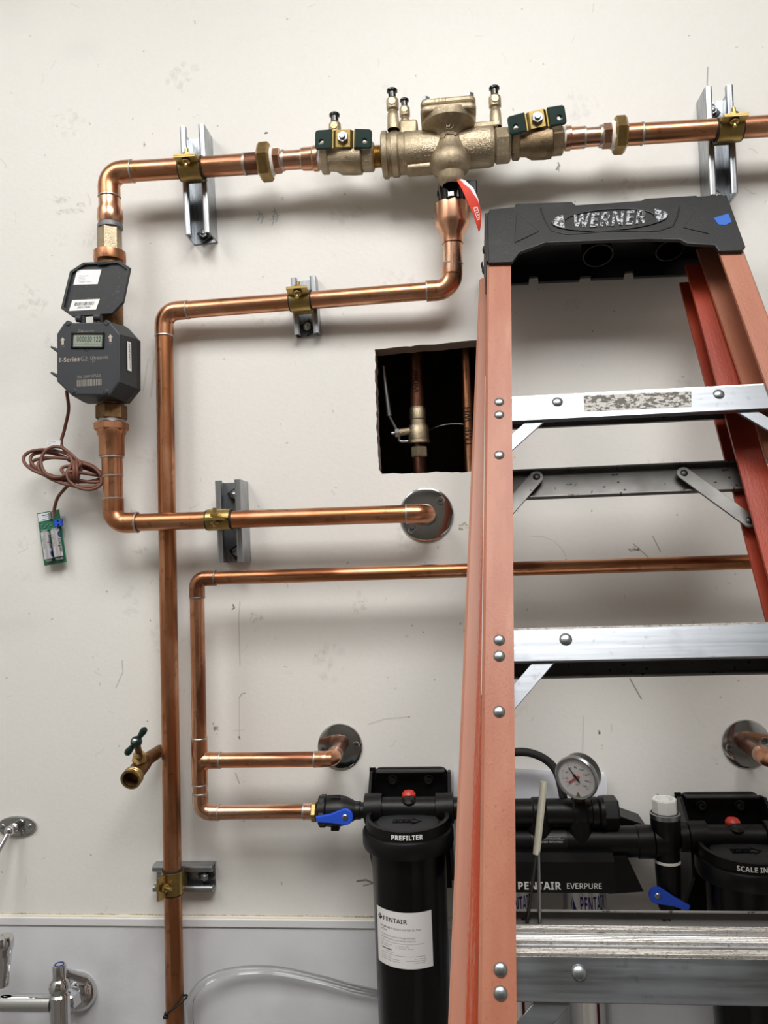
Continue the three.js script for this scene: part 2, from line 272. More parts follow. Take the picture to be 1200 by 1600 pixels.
{
  const s = shape([[RX0 - T, -T], [RX1 + T, -T], [RX1 + T, CEIL + T], [RX0 - T, CEIL + T]]), h = new THREE.Path(), r = rng(8);
  const pts = []; holePx.forEach((p, i) => { const q = holePx[(i + 1) % holePx.length]; for (let k = 0; k < 4; k++) pts.push([p[0] + (q[0] - p[0]) * k / 4 + (r() - 0.5) * 1.6, p[1] + (q[1] - p[1]) * k / 4 + (r() - 0.5) * 1.6]); });
  pts.forEach(([u, v], i) => { const p = at(u, v, 0); i ? h.lineTo(p.x, p.y) : h.moveTo(p.x, p.y); }); h.closePath(); s.holes.push(h);
  const g = new THREE.ExtrudeGeometry(s, { depth: 0.042, bevelEnabled: false }); g.translate(0, 0, -0.042);
  const w = new THREE.Mesh(g, [M.wall, M.gypsum]); w.name = 'wall_back'; w.userData.kind = 'structure'; w.castShadow = w.receiveShadow = true; scene.add(w);
}
{ const hx = at(680, 640, 0).x, w = 1.3, dp = 0.62; struct('wall_cavity', [box(w, CEIL, 0.03, 0, hx, CEIL / 2, -dp - 0.015), box(0.03, CEIL, dp - 0.042, 0, hx - w / 2, CEIL / 2, -(dp + 0.042) / 2), box(0.03, CEIL, dp - 0.042, 0, hx + w / 2, CEIL / 2, -(dp + 0.042) / 2), box(w, 0.03, dp - 0.042, 0, hx, CEIL + 0.015, -(dp + 0.042) / 2), box(w, 0.03, dp - 0.042, 0, hx, -0.015, -(dp + 0.042) / 2)], M.cavity); }   // pipe chase behind the wall
struct('wall_left', box(T, CEIL, RZ1, 0, RX0 - T / 2, CEIL / 2, RZ1 / 2), M.plainWall);
struct('wall_right', box(T, CEIL, RZ1, 0, RX1 + T / 2, CEIL / 2, RZ1 / 2), M.plainWall);
struct('wall_front', box(RX1 - RX0 + 2 * T, CEIL, T, 0, (RX0 + RX1) / 2, CEIL / 2, RZ1 + T / 2), M.farWall);
struct('floor', box(RX1 - RX0 + 2 * T, T, RZ1 + 2 * T + 0.1, 0, (RX0 + RX1) / 2, -T / 2, RZ1 / 2 - 0.05), M.floor);
struct('ceiling', box(RX1 - RX0 + 2 * T, T, RZ1 + 2 * T + 0.1, 0, (RX0 + RX1) / 2, CEIL + T / 2, RZ1 / 2 - 0.05), M.ceiling);
// glass-board wainscot with its cap moulding
const capY = at(300, 1447, 0.004).y, panelTop = at(300, 1444, 0.003).y;
M.wainscot = std({ roughness: 0.3, map: tex(256, (i, x, y) => { const k = y * 2 * 512 + x * 2; return mix(hex(0xd3d4d8), hex(0xc8c8cc), step(0.4, 0.7, nA[k])); }, true, [0.5, 0.5]), bumpMap: roller, bumpScale: 0.00015 });
M.wainscotTrim = std({ color: 0xd6d6d8, roughness: 0.35 });
struct('wall_panel', box(RX1 - RX0, panelTop, 0.003, 0, (RX0 + RX1) / 2, panelTop / 2, 0.0015), M.wainscot);
struct('trim_1', box(RX1 - RX0, span(13, 300, 1440, 0), 0.006, 0.002, (RX0 + RX1) / 2, at(300, 1441, 0.003).y, 0.003), M.wainscotTrim);
{ const r = rng(77), a = []; for (let i = 0; i < 60; i++) { const x0 = RX0 + (RX1 - RX0) * i / 60, x1 = RX0 + (RX1 - RX0) * (i + 1) / 60; a.push(cyl(V(x0, at(300, 1434, 0.002).y + (r() - 0.5) * 0.0015, 0.001), V(x1, at(300, 1434, 0.002).y + (r() - 0.5) * 0.0015, 0.001), 0.0022 + r() * 0.0012, undefined, 8)); } struct('trim_2', a, M.caulk); }

// ceiling light fittings
PANELS.forEach(([x, z, w, d, k], i) => {
  const t = thing('ceiling_light', ['wide white ceiling light panel above the viewer', 'long white ceiling light panel by the left wall'][i], 'ceiling light', 'ceiling light panels');
  mesh('frame', [box(w + 0.06, 0.03, 0.03, 0.004, x, CEIL - 0.015, z - d / 2 - 0.015), box(w + 0.06, 0.03, 0.03, 0.004, x, CEIL - 0.015, z + d / 2 + 0.015), box(0.03, 0.03, d, 0.004, x - w / 2 - 0.015, CEIL - 0.015, z), box(0.03, 0.03, d, 0.004, x + w / 2 + 0.015, CEIL - 0.015, z)], M.white, t);
  mesh('diffuser', box(w, 0.01, d, 0, x, CEIL - 0.006, z), std({ color: 0xffffff, emissive: LAMP, emissiveIntensity: 2.2, roughness: 0.6 }), t);
  settle(t);
  const l = new THREE.RectAreaLight(LAMP, k, w, d); l.position.set(x, CEIL - 0.014, z); l.lookAt(x, 0, z); l.name = 'panel_light'; scene.add(l);
});

// ---------------------------------------------------------------- copper pipework
function ring(a, d, r, w = 0.0028) { return lathe([[r * 0.9, -w / 2], [r * 1.03, -w / 2], [r * 1.06, -w * 0.2], [r * 1.06, w * 0.25], [r * 1.02, w / 2], [r * 0.9, w / 2]], a, d, 28); }
// elbow: cups slightly larger than the tube, a bend, and tinned joint lines at both mouths
function elbow(parent, a, c, b, r, bendA, bendB, cup, mat = M.copper) {
  const da = dirOf(c, a), db = dirOf(c, b), k = r * 1.07, pa = c.clone().addScaledVector(da, bendA), pb = c.clone().addScaledVector(db, bendB);
  const ma = pa.clone().addScaledVector(da, cup), mb = pb.clone().addScaledVector(db, cup);
  const e = mesh('elbow', [poly([pa.clone().addScaledVector(da, 0.001), ...arcPoints(pa, c, pb), pb.clone().addScaledVector(db, 0.001)], k), cyl(pa, ma, k * 1.015), cyl(pb, mb, k * 1.015)], mat, parent);
  mesh('solder_joint', ring(ma, da, r * 1.05), M.solder, parent); mesh('solder_joint', ring(mb, db, r * 1.05), M.solder, parent);
  return [ma, mb];
}
const Z1 = 0.036, Z2 = 0.066, Z3 = 0.075;
const pipes = {};
// upper run: meter outlet up, round, along to the first brass union
{
  const t = thing('copper_pipe_run', 'copper pipe from the water meter up and along to the first brass union', 'pipe');
  const r = span(31.5, 240, 268, Z2) / 2, c = at(169.5, 270, Z2), a = at(172.5, 352, Z2), b = at(404, 255.5, Z2);
  elbow(t, a, c, b, r, r * 1.5, r * 1.5, 0.016, M.copper);
  mesh('pipe', [cyl(lerp(c, a, 0.35), at(171, 338, Z2), r * 0.99), cyl(lerp(c, b, 0.1), b, r)], M.copper, t);
  const d = dirOf(a, c), q = at(172, 338, Z2);
  mesh('adapter', lathe([[r, 0.028], [r * 1.06, 0.028], [r * 1.08, 0.014], [r * 1.22, 0.009], [r * 1.24, -0.006], [r * 1.15, -0.012], [r, -0.012]].map(([x, y]) => [x, y]).reverse(), q, d), M.copperBright, t);
  mesh('thread_tape', lathe([[r * 0.9, -0.006], [r * 1.19, -0.005], [r * 1.2, 0.001], [r * 1.1, 0.004]], at(172.3, 353, Z2), d), M.greyTape, t);
  const u0 = at(383, 256.5, Z2), du = dirOf(u0, b);
  mesh('solder_joint', ring(u0, du, r, 0.004), M.solder, t);
  mesh('union_tail', cyl(u0, at(407, 255, Z2), r * 1.02), M.copperDull, t);
  const n = mesh('union_nut', hexNut(at(405, 254.5, Z2), at(425, 252.5, Z2), span(29, 415, 254, Z2)), M.brass, t);
  mesh('thread_tape', cyl(at(424, 252.5, Z2), at(428.5, 252, Z2), span(22, 425, 252, Z2), span(19, 425, 252, Z2)), M.tape, t);
  mesh('union_hex', hexNut(at(427, 252.5, Z2), at(440, 251, Z2), span(18.5, 433, 252, Z2)), M.copperBright, t);
  mesh('pipe', cyl(at(438, 251.2, Z2), at(500, 247, Z2), span(14.5, 460, 250, Z2)), M.copperBright, t);
  for (const u of [443, 473]) mesh('solder_joint', ring(at(u, 250.6 - (u - 443) * 0.07, Z2), du, span(15, 460, 250, Z2), 0.004), M.solder, t);
  mesh('coupling', lathe([[0.001, 0], [span(17, 480, 249, Z2), 0], [span(17.5, 480, 249, Z2), span(16, 480, 249, Z2)], [span(19, 480, 249, Z2), span(18, 480, 249, Z2)], [span(19, 480, 249, Z2), span(25, 480, 249, Z2)], [0.001, span(25, 480, 249, Z2)]], at(473, 248.7, Z2), du), M.copperBright, t);
  mesh('thread_tape', cyl(at(497.5, 247.3, Z2), at(504, 246.9, Z2), span(17.5, 500, 247, Z2)), M.tape, t);
  settle(t);
}
// run from the second ball valve to the right, past the strut
{
  const t = thing('copper_pipe_run', 'copper pipe running right from the brass preventer to the frame edge', 'pipe');
  const L = (u) => at(u, 216.5 - (u - 885) * 0.062, Z2), d = dirOf(L(885), L(1000)), s = (px) => span(px, 950, 212, Z2);
  mesh('thread_tape', cyl(L(877), L(884), s(17)), M.tape, t);
  mesh('coupling', lathe([[0.001, 0], [s(18.5), 0], [s(18.5), s(8)], [s(16.5), s(9)], [s(16.5), s(28)], [s(14.5), s(29)], [0.001, s(29)]], L(883), d), M.copperBright, t);
  mesh('pipe', cyl(L(905), L(940), s(14.5)), M.copperBright, t);
  mesh('solder_joint', ring(L(913), d, s(15.5), 0.003), M.solder, t); mesh('solder_joint', ring(L(939), d, s(16), 0.005), M.solder, t);
  mesh('union_hex', hexNut(L(940), L(957), s(18.5)), M.copperBright, t);
  mesh('thread_tape', cyl(L(954), L(960), s(19), s(23)), M.tape, t);
  mesh('union_nut', hexNut(L(958), L(978), s(28)), M.brass, t);
  mesh('union_tail', cyl(L(977), L(1003), s(16.5)), M.copper, t); mesh('solder_joint', ring(L(1003), d, s(16.5), 0.003), M.solder, t);
  mesh('pipe', cyl(L(1000), L(1000).addScaledVector(d, (1.895 - L(1000).x) / d.x), s(15.8)), M.copper, t); settle(t);
}
// meter inlet: down from the meter, round, along to the wall plate
{
  const t = thing('copper_pipe_run', 'copper pipe below the water meter, bending right into the wall plate', 'pipe');
  const r = span(27.5, 400, 810, Z2) / 2, c = at(177.5, 817.5, Z2), a = at(174.5, 660, Z2), b = at(666, 799.5, Z2), w = at(666, 805, 0), e = V(b.x, w.y, Z2);
  const [m1, m2] = elbow(t, a, c, e, r * 1.1, r * 1.5, r * 1.5, 0.018, M.copperAged);
  mesh('pipe', cyl(m1, at(176, 730, Z2), span(15, 176, 740, Z2)), M.copper, t); mesh('pipe', cyl(m2, lerp(e, c, 0.06), r), M.copperAged, t);
  const d = dirOf(c, a), s = (px) => span(px, 175, 690, Z2);
  mesh('coupling', cyl(at(176, 743, Z2), at(175.2, 714, Z2), s(16)), M.copper, t); mesh('solder_joint', ring(at(175.3, 714, Z2), d, s(17), 0.004), M.solder, t); mesh('solder_joint', ring(at(176, 744, Z2), d, s(15.5), 0.003), M.solder, t);
  mesh('adapter', lathe([[0.001, 0], [s(19), 0], [s(19.5), s(30)], [s(22), s(34)], [s(22.5), s(40)], [0.001, s(41)]], at(175, 712, Z2), d), M.copperAged, t);
  mesh('union_hex', hexNut(at(174.2, 674, Z2), at(174, 659, Z2), s(26)), M.copperAged, t);
  mesh('thread_tape', lathe([[0.01, 0], [s(22), 0], [s(21), s(4)], [s(19), s(7)], [0.01, s(8)]], at(174, 661, Z2), d), M.greyTape, t);
  elbow(t, c, e, w, r, r * 1.3, r * 1.3, 0.012, M.copper);
  mesh('pipe', cyl(V(w.x, w.y, 0.001), V(w.x, w.y, Z2 - 0.02), r), M.copperAged, t); settle(t);
}
// relief drain: cup, down, left, long drop to the floor
{
  const t = thing('drain_pipe', 'long copper drain pipe from the funnel below the preventer down to the floor', 'pipe');
  const zr = 0.060, r = span(27, 258, 800, Z1) / 2, c1 = at(706, 452, zr - 0.01), top = at(707, 372, zr), c2 = at(256, 487, Z1), foot = at(273.5, 1600, Z1); foot.addScaledVector(dirOf(c2, foot), 0); const floorPt = lerp(c2, foot, c2.y / (c2.y - foot.y) * 0.995);
  const s = (px) => span(px, 707, 350, zr), up = dirOf(at(707, 372, zr), at(706, 315, zr));
  mesh('funnel', lathe([[s(14.5), 0], [s(16.5), 0], [s(17), s(14)], [s(26), s(27)], [s(27.5), s(34)], [s(27.5), s(61)], [s(25.5), s(61)], [s(25), s(34)], [s(14.5), s(14)]], at(707.5, 381, zr), up, 40), M.copperBright, t);
  mesh('pipe', cyl(at(707.5, 428, zr - 0.004), at(707.5, 368, zr), s(15)), M.copperBright, t);
  const [e1, e2] = elbow(t, at(707.5, 395, zr - 0.002), c1, c2, r * 1.06, r * 1.6, r * 1.6, 0.016, M.copper);
  const [e3, e4] = elbow(t, c1, c2, floorPt, r, r * 1.6, r * 1.6, 0.018, M.copper);
  mesh('pipe', cyl(e2, e3, r), M.copper, t); mesh('pipe', cyl(e4, floorPt, r), M.copperAged, t); settle(t);
}
// small branch feeding the prefilter
{
  const t = thing('branch_pipe', 'narrow copper branch pipe feeding the black prefilter, with a tee', 'pipe');
  const z = Z3, r = span(22.4, 308, 1000, z) / 2, c1 = at(307.5, 904, z), f0 = at(1330, 873, z), far = c1.clone().add(f0.clone().sub(c1).multiplyScalar((1.895 - c1.x) / (f0.x - c1.x))), c2 = at(313.5, 1269.5, z), end = at(494, 1268, z), tee = at(312, 1187, z);
  const [, m1] = elbow(t, far, c1, tee, r, r * 1.3, r * 1.3, 0.015, M.copper);
  const [m2] = elbow(t, far, c1, tee, r, r * 1.3, r * 1.3, 0.015, M.copper);
  mesh('pipe', cyl(m2, far, r * 0.96), M.copperAged, t);
  const d = dirOf(c2, c1), s = (px) => span(px, 312, 1187, z);
  mesh('pipe', cyl(m1, tee, r), M.copper, t);
  const w = at(531, 1166, 0), e = V(at(521, 1186, z).x, w.y, z); tee.y = w.y; e.x = w.x; const right = dirOf(tee, e);
  mesh('tee', [cyl(tee.clone().addScaledVector(d, -s(37)), tee.clone().addScaledVector(d, s(34)), r * 1.1), cyl(tee, tee.clone().addScaledVector(right, s(33)), r * 1.1), lathe([[r * 1.3, 0], [r * 1.12, s(5)], [r * 1.1, s(10)]], tee.clone().addScaledVector(right, r * 0.9), right)], M.copper, t);
  for (const p of [[-37, d], [34, d], [33, right]]) mesh('solder_joint', ring(tee.clone().addScaledVector(p[1], s(p[0])), p[1], r * 1.07), M.solder, t);
  mesh('pipe', cyl(tee, e, r * 1.02), M.copper, t);
  elbow(t, tee, e, w, r, r * 1.3, r * 1.3, 0.012, M.copper);
  mesh('pipe', cyl(V(w.x, w.y, 0.001), V(w.x, w.y, z - 0.02), r), M.copperDull, t);
  mesh('pipe', cyl(tee.clone().addScaledVector(d, -s(30)), c2.clone().addScaledVector(d, s(25)), r), M.copper, t);
  const [, m3] = elbow(t, tee, c2, end, r, r * 1.4, r * 1.4, 0.013, M.copperBright);
  mesh('pipe', cyl(m3, end, r), M.copperBright, t);
  const dr = dirOf(c2, end);
  mesh('coupling', cyl(at(475, 1268, z), at(489, 1268, z), r * 1.1), M.copperBright, t); mesh('solder_joint', ring(at(475, 1268, z), dr, r * 1.06), M.solder, t);
  mesh('union_hex', hexNut(at(487, 1268, z), at(495.5, 1268, z), r * 1.36), M.brass, t); settle(t);
}
// stub at the right edge
{
  const t = thing('copper_stub_pipe', 'dull copper stub pipe leaving the wall plate near the scale filter', 'pipe');
  const w = at(1166, 1163, 0), r = 0.0112, e = V(w.x, w.y, 0.085), b = V(1.895, w.y, 0.085);
  mesh('pipe', cyl(V(w.x, w.y, 0.001), V(w.x, w.y, 0.07), r), M.copperDull, t); const [, m] = elbow(t, w, e, b, r, r * 1.3, r * 1.3, 0.014, M.copper); mesh('pipe', cyl(m, b, r), M.copper, t); settle(t);
}
// wall plates
function plate(u, v, rpx, holes, label) {
  const t = thing('escutcheon_plate', label, 'wall plate', 'round chrome wall plates'), c = at(u, v, 0), r = span(rpx, u, v, 0);
  mesh('disc', lathe([[0.001, 0.0045], [r * 0.42, 0.0048], [r * 0.9, 0.0042], [r * 0.975, 0.0030], [r, 0.0006], [r * 0.98, 0]].reverse(), c, V(0, 0, 1), 64), M.plateChrome, t);
  for (const a of holes) {
    const p = c.clone().add(V(Math.cos(a) * r * 0.72, Math.sin(a) * r * 0.72, 0.0046));
    const b = mesh('screw_boss', lathe([[r * 0.17, 0], [r * 0.14, 0.0016], [r * 0.075, 0.0016], [r * 0.07, 0]], p.clone().add(V(0, 0, -0.0006)), V(0, 0, 1), 20), M.plateChrome, t); mesh('screw', dome(p.clone().add(V(0, 0, -0.0006)), V(0, 0, 1), r * 0.07, 0.0012), M.darkSteel, b);
  }
  settle(t);
}
plate(666, 804.5, 43, [0.75, 3.9], 'round chrome wall plate just below the hole in the wall');
plate(531.5, 1166, 35.5, [0.1, 3.3], 'round chrome wall plate above the blue valve handle');
plate(1166, 1162, 37.5, [0.2, 3.3], 'round chrome wall plate at the frame edge above the scale filter');

// ---------------------------------------------------------------- strut channels and clamps
function strut(a2, b2, depth, label, bolts) {
  const a = at(a2[0], a2[1], depth), b = at(b2[0], b2[1], depth), d = dirOf(a, b), len = a.distanceTo(b), W = 0.0413, h = W / 2, k = 0.0024, e = depth;
  const side = (m) => [[m * h, 0.001], [m * h, e - 0.003], [m * (h - 0.001), e - 0.0008], [m * (h - 0.003), e], [m * (h - 0.0075), e], [m * (h - 0.0095), e - 0.0012], [m * (h - 0.0102), e - 0.003], [m * (h - 0.0102), e - 0.008], [m * (h - 0.0082), e - 0.008], [m * (h - 0.0080), e - 0.0035], [m * (h - k), e - k], [m * (h - k), k]];
  const g = extrude(shape([...side(1), ...side(-1).reverse()]), len, 0, 4);
  // profile x across, y out of the wall, z along
  const m4 = new THREE.Matrix4().makeBasis(d.clone().cross(V(0, 0, 1)), V(0, 0, 1), d).setPosition(V(a.x, a.y, 0)); if (m4.determinant() < 0) m4.makeBasis(V(0, 0, 1).cross(d), V(0, 0, 1), d).setPosition(V(a.x, a.y, 0));
  const t = thing('strut_channel', label, 'strut', 'galvanised strut channels'); mesh('channel', flat(g).applyMatrix4(m4), M.galv, t);
  for (const f of bolts) {
    const p = V(a.x, a.y, 0.0024).addScaledVector(d, len * f);
    const w = new THREE.BoxGeometry(0.019, 0.019, 0.005); boxUV(w); w.rotateZ(0.6); w.translate(p.x, p.y, p.z + 0.0025);
    const q = mesh('square_washer', w, M.darkSteel, t); mesh('bolt', [hexNut(p.clone().add(V(0, 0, 0.005)), p.clone().add(V(0, 0, 0.011)), 0.0068), dome(p.clone().add(V(0, 0, 0.011)), V(0, 0, 1), 0.004, 0.002)], M.steel, q);
  }
  settle(t); return d;
}
strut([299, 195], [308, 364], 0.044, 'galvanised strut channel holding the upper pipe left of the brass union', [0.93]);
strut([1124, 133], [1132, 302], 0.044, 'galvanised strut channel standing behind the ladder cap near the frame edge', [0.12, 0.94]);
strut([473, 432], [479, 521], 0.021, 'short galvanised strut channel under the drain pipe, near the funnel', [0.85]);
strut([355, 750], [360, 879], 0.046, 'galvanised strut channel beside the crossing of two copper pipes', [0.16, 0.87]);
strut([238, 1374], [331, 1374], 0.020, 'short level strut channel above the white wainscot', [0.85]);
// two-piece pipe clamp; p on the pipe axis, ax along the pipe, out away from the strut
function clamp2(p, ax, r, w, label, roll = 0, out = V(0, 0, 1)) {
  const t = thing('pipe_clamp', label, 'pipe clamp', 'yellow zinc pipe clamps');
  const lat = ax.clone().cross(out).normalize(); if (lat.y < -0.1) lat.negate(); const o = lat.clone().cross(ax).normalize(); if (o.dot(out) < 0) o.negate();
  const o2 = o.clone().applyAxisAngle(ax, roll), l2 = lat.clone().applyAxisAngle(ax, roll), R0 = r + 0.0012, R1 = r + 0.0030, ear = 0.017;
  const band = (m) => {
    const s = new THREE.Shape(), n = 18, a0 = 0.13, a1 = Math.PI - 0.35, pts = [];
    pts.push([R1 * Math.cos(a0) + ear, m * (R1 * Math.sin(a0))]);
    for (let i = 0; i <= n; i++) { const a = a0 + (a1 - a0) * i / n; pts.push([R1 * Math.cos(a), m * R1 * Math.sin(a)]); }
    pts.push([-(R1 + 0.010), m * R1 * Math.sin(a1)], [-(R1 + 0.010), m * (R0 * Math.sin(a1) - 0.001)]);
    for (let i = n; i >= 0; i--) { const a = a0 + (a1 - a0) * i / n; pts.push([R0 * Math.cos(a), m * (R0 * Math.sin(a) - (i === 0 ? 0.0004 : 0))]); }
    pts.push([R1 * Math.cos(a0) + ear, m * (R1 * Math.sin(a0) - 0.0022)]);
    const g = extrude(shape(pts), w, 0.0003, 4); g.translate(0, 0, -w / 2);
    const mm = new THREE.Matrix4().makeBasis(o2, l2, o2.clone().cross(l2)).setPosition(p); return boxUV(creased(g, 0.3)).applyMatrix4(mm);
  };
  mesh('strap', band(1), M.zincYellow, t); mesh('strap', band(-1), M.zincYellow, t);
  mesh('cushion', lathe([[r * 1.002, -w * 0.56], [R0 + 0.001, -w * 0.56], [R0 + 0.001, w * 0.56], [r * 1.002, w * 0.56]], p, ax, 36), M.blackRubber, t);
  const c = p.clone().addScaledVector(o2, R1 + ear * 0.42), b = mesh('bolt', cyl(c.clone().addScaledVector(l2, -0.012), c.clone().addScaledVector(l2, 0.017), 0.003, 0.003, 14), M.zincYellow, t);
  mesh('nut', hexNut(c.clone().addScaledVector(l2, 0.0035), c.clone().addScaledVector(l2, 0.009), 0.0068), M.zincYellow, t); mesh('bolt_head', dome(c.clone().addScaledVector(l2, -0.0045), l2.clone().negate(), 0.007, 0.004), M.zincYellow, t);
  settle(t);
}
clamp2(at(300, 264, Z2), dirOf(at(200, 269, Z2), at(400, 256, Z2)), span(31.5, 240, 268, Z2) / 2, 0.034, 'yellow zinc clamp on the upper pipe left of the brass union', -0.1);
clamp2(at(1138, 203, Z2), dirOf(at(1000, 211, Z2), at(1200, 198, Z2)), span(31.5, 1138, 203, Z2) / 2, 0.034, 'yellow zinc clamp on the upper pipe above the ladder cap', -0.1);
{ const c1 = at(706, 452, 0.05), c2 = at(256, 487, Z1), t = (476 - 256) / 450, p = lerp(c2, c1, 0.488); clamp2(p, dirOf(c2, c1), span(27, 258, 800, Z1) / 2, 0.032, 'yellow zinc clamp on the drain pipe, left of the funnel', -0.35); }
{ const c = at(177.5, 817.5, Z2), b = at(666, 799.5, Z2), e = V(b.x, at(666, 805, 0).y, Z2); const p = lerp(c, e, (347 - 177.5) / 488); clamp2(p, dirOf(c, e), span(27.5, 400, 810, Z2) / 2, 0.036, 'yellow zinc clamp where the meter pipe crosses its strut', 0); }
{ const c = at(256, 487, Z1), f = at(273.5, 1600, Z1), p = lerp(c, f, 0.795); const q = at(269, 1377, Z1); const tt = (c.y - q.y) / (c.y - f.y); clamp2(lerp(c, f, tt), dirOf(f, c), span(27, 258, 800, Z1) / 2, 0.034, 'yellow zinc clamp on the long drain pipe above the wainscot', -0.35); }

// ---------------------------------------------------------------- backflow preventer and its two ball valves
const px = (u, v, z) => (n) => span(n, u, v, z);
function testCock(parent, base, s, h, cap = true) {         // base: top of its riser
  const up = V(0, 1, 0), g = [];
  g.push(lathe([[s(8), 0], [s(8.5), s(2)], [s(6), s(5)], [s(6), s(7)], [s(9.5), s(9)], [s(9.8), s(16)], [s(9.5), s(24)], [s(7), s(27)], [0.0005, s(27)]], base, up, 24));
  const c = mesh('test_cock', g, M.castBrass, parent), f = base.clone().add(V(0, s(17), s(9)));
  mesh('screw', [lathe([[0.0003, s(2.2)], [s(5), s(2.2)], [s(5.4), s(1.2)], [s(5.4), 0]].reverse(), f, V(0, 0, 1), 20), box(s(8), s(1.6), s(0.8), 0, f.x, f.y, f.z + s(2.3))], M.brass, c);
  mesh('cap', lathe([[s(6), s(26)], [s(6), s(36)], [s(8.2), s(37.5)], [s(8.4), s(40)], [s(7), s(41.5)], [s(3.5), s(41.5)], [s(3.2), s(38)], [0.0004, s(38)]], base, up, 24), M.blackGloss, c);
}
function butterfly(parent, c, dx, s, roll) {                // a flat two-winged handle facing the room
  const g = new THREE.Group(); g.name = 'handle'; parent.add(g);
  const B = frameAt(c, dx.clone().applyAxisAngle(V(0, 0, 1), roll), V(0, 1, 0)).multiply(new THREE.Matrix4().makeRotationX(0.12));
  const zig = [[-25, -4], [-15, -4], [-11, 0], [11, 0], [15, -4], [25, -4]], th = 0.0022, prof = [...zig.map(([x, z]) => [s(x), s(z) + th]), ...zig.slice().reverse().map(([x, z]) => [s(x), s(z)])];
  const strip = extrude(shape(prof), s(26), 0.0004); strip.rotateX(Math.PI / 2); strip.translate(0, s(13), 0); mesh('strap', boxUV(creased(strip, 0.3)).applyMatrix4(B), M.zincYellow, g);
  for (const m of [-1, 1]) {
    const w = new THREE.Shape(), x0 = s(17), x1 = s(44), h = s(14.5), k = s(6);
    w.moveTo(m * x0, -h); w.lineTo(m * (x1 - k), -h); w.quadraticCurveTo(m * x1, -h, m * x1, -h + k); w.lineTo(m * x1, h - k); w.quadraticCurveTo(m * x1, h, m * (x1 - k), h); w.lineTo(m * x0, h); w.closePath();
    const hp = new THREE.Path(); hp.absarc(m * s(33), -s(4), s(3), 0, Math.PI * 2); w.holes.push(hp);
    const gg = extrude(w, 0.0052, 0.0018); gg.translate(0, 0, -0.0012); gg.rotateY(m * 0.12); mesh('grip', boxUV(creased(gg, 0.3)).applyMatrix4(B), M.greenVinyl, g);
  }
  const z = V(0, 0, 1), q = c.clone().addScaledVector(z, 0.002);
  mesh('stem_nut', [hexNut(q, q.clone().addScaledVector(z, 0.006), s(9)), lathe([[s(5), 0.005], [s(5), 0.009], [s(4), 0.010], [0.0003, 0.010]], q, z, 18)], M.steel, g);
}
function ballValve(a, b, s, label, opt) {
  const t = thing('ball_valve', label, 'valve'), d = dirOf(a, b), L = a.distanceTo(b), P = (f) => a.clone().addScaledVector(d, L * f);
  mesh('body', [hexNut(P(0), P(0.16), s(23.5)), lathe([[0.001, 0], [s(19), 0], [s(20), L * 0.15], [s(25), L * 0.26], [s(26), L * 0.5], [s(25.5), L * 0.63], [s(22), L * 0.65], [0.001, L * 0.66]], P(0.13), d, 32), hexNut(P(0.76), P(1), s(22))], opt.mat, t);
  mesh('nipple', lathe(Array.from({ length: 15 }, (_, i) => [s(i % 2 ? 17 : 15.6), i * s(1.5)]), opt.flip ? P(0) : P(0.99), opt.flip ? d.clone().negate() : d, 28), M.brass, t);
  const c = P(0.47), hz = c.clone().add(V(0, s(opt.up), s(30))), st = V(0, 0, 1);
  mesh('stem', [cyl(c.clone().add(V(0, s(opt.up), 0)), hz, s(11), s(9), 24), cyl(c, c.clone().add(V(0, s(opt.up), s(14))), s(12), s(12), 20)], opt.mat, t);
  butterfly(t, hz, d, s, opt.roll);
  if (opt.cock) { const q = P(0.28).add(V(0, s(27), s(2))); mesh('riser', cyl(q.clone().add(V(0, -s(16), 0)), q.clone().add(V(0, s(4), 0)), s(7), s(7), 18), opt.mat, t); testCock(t, q.add(V(0, s(2), 0)), s, 1); }
  return t;
}
const vL = ballValve(at(502, 248, Z2), at(585, 245, Z2), px(545, 248, Z2), 'brass ball valve with dark green handle, left of the preventer', { mat: M.castBrass, up: 14, roll: -0.02, cock: true });
mesh('tether_tag', box(0.018, 0.006, 0.002, 0.0008, at(537, 206, 0.07).x, at(537, 206, 0.07).y, 0.07), M.teal, vL, 'small teal plastic tab'); settle(vL);
const vR = ballValve(at(799, 226.5, Z2), at(880, 219, Z2), px(840, 222, Z2), 'brass ball valve with dark green handle, right of the preventer', { mat: M.castDark, up: 20, roll: 0.12, flip: true }); settle(vR);
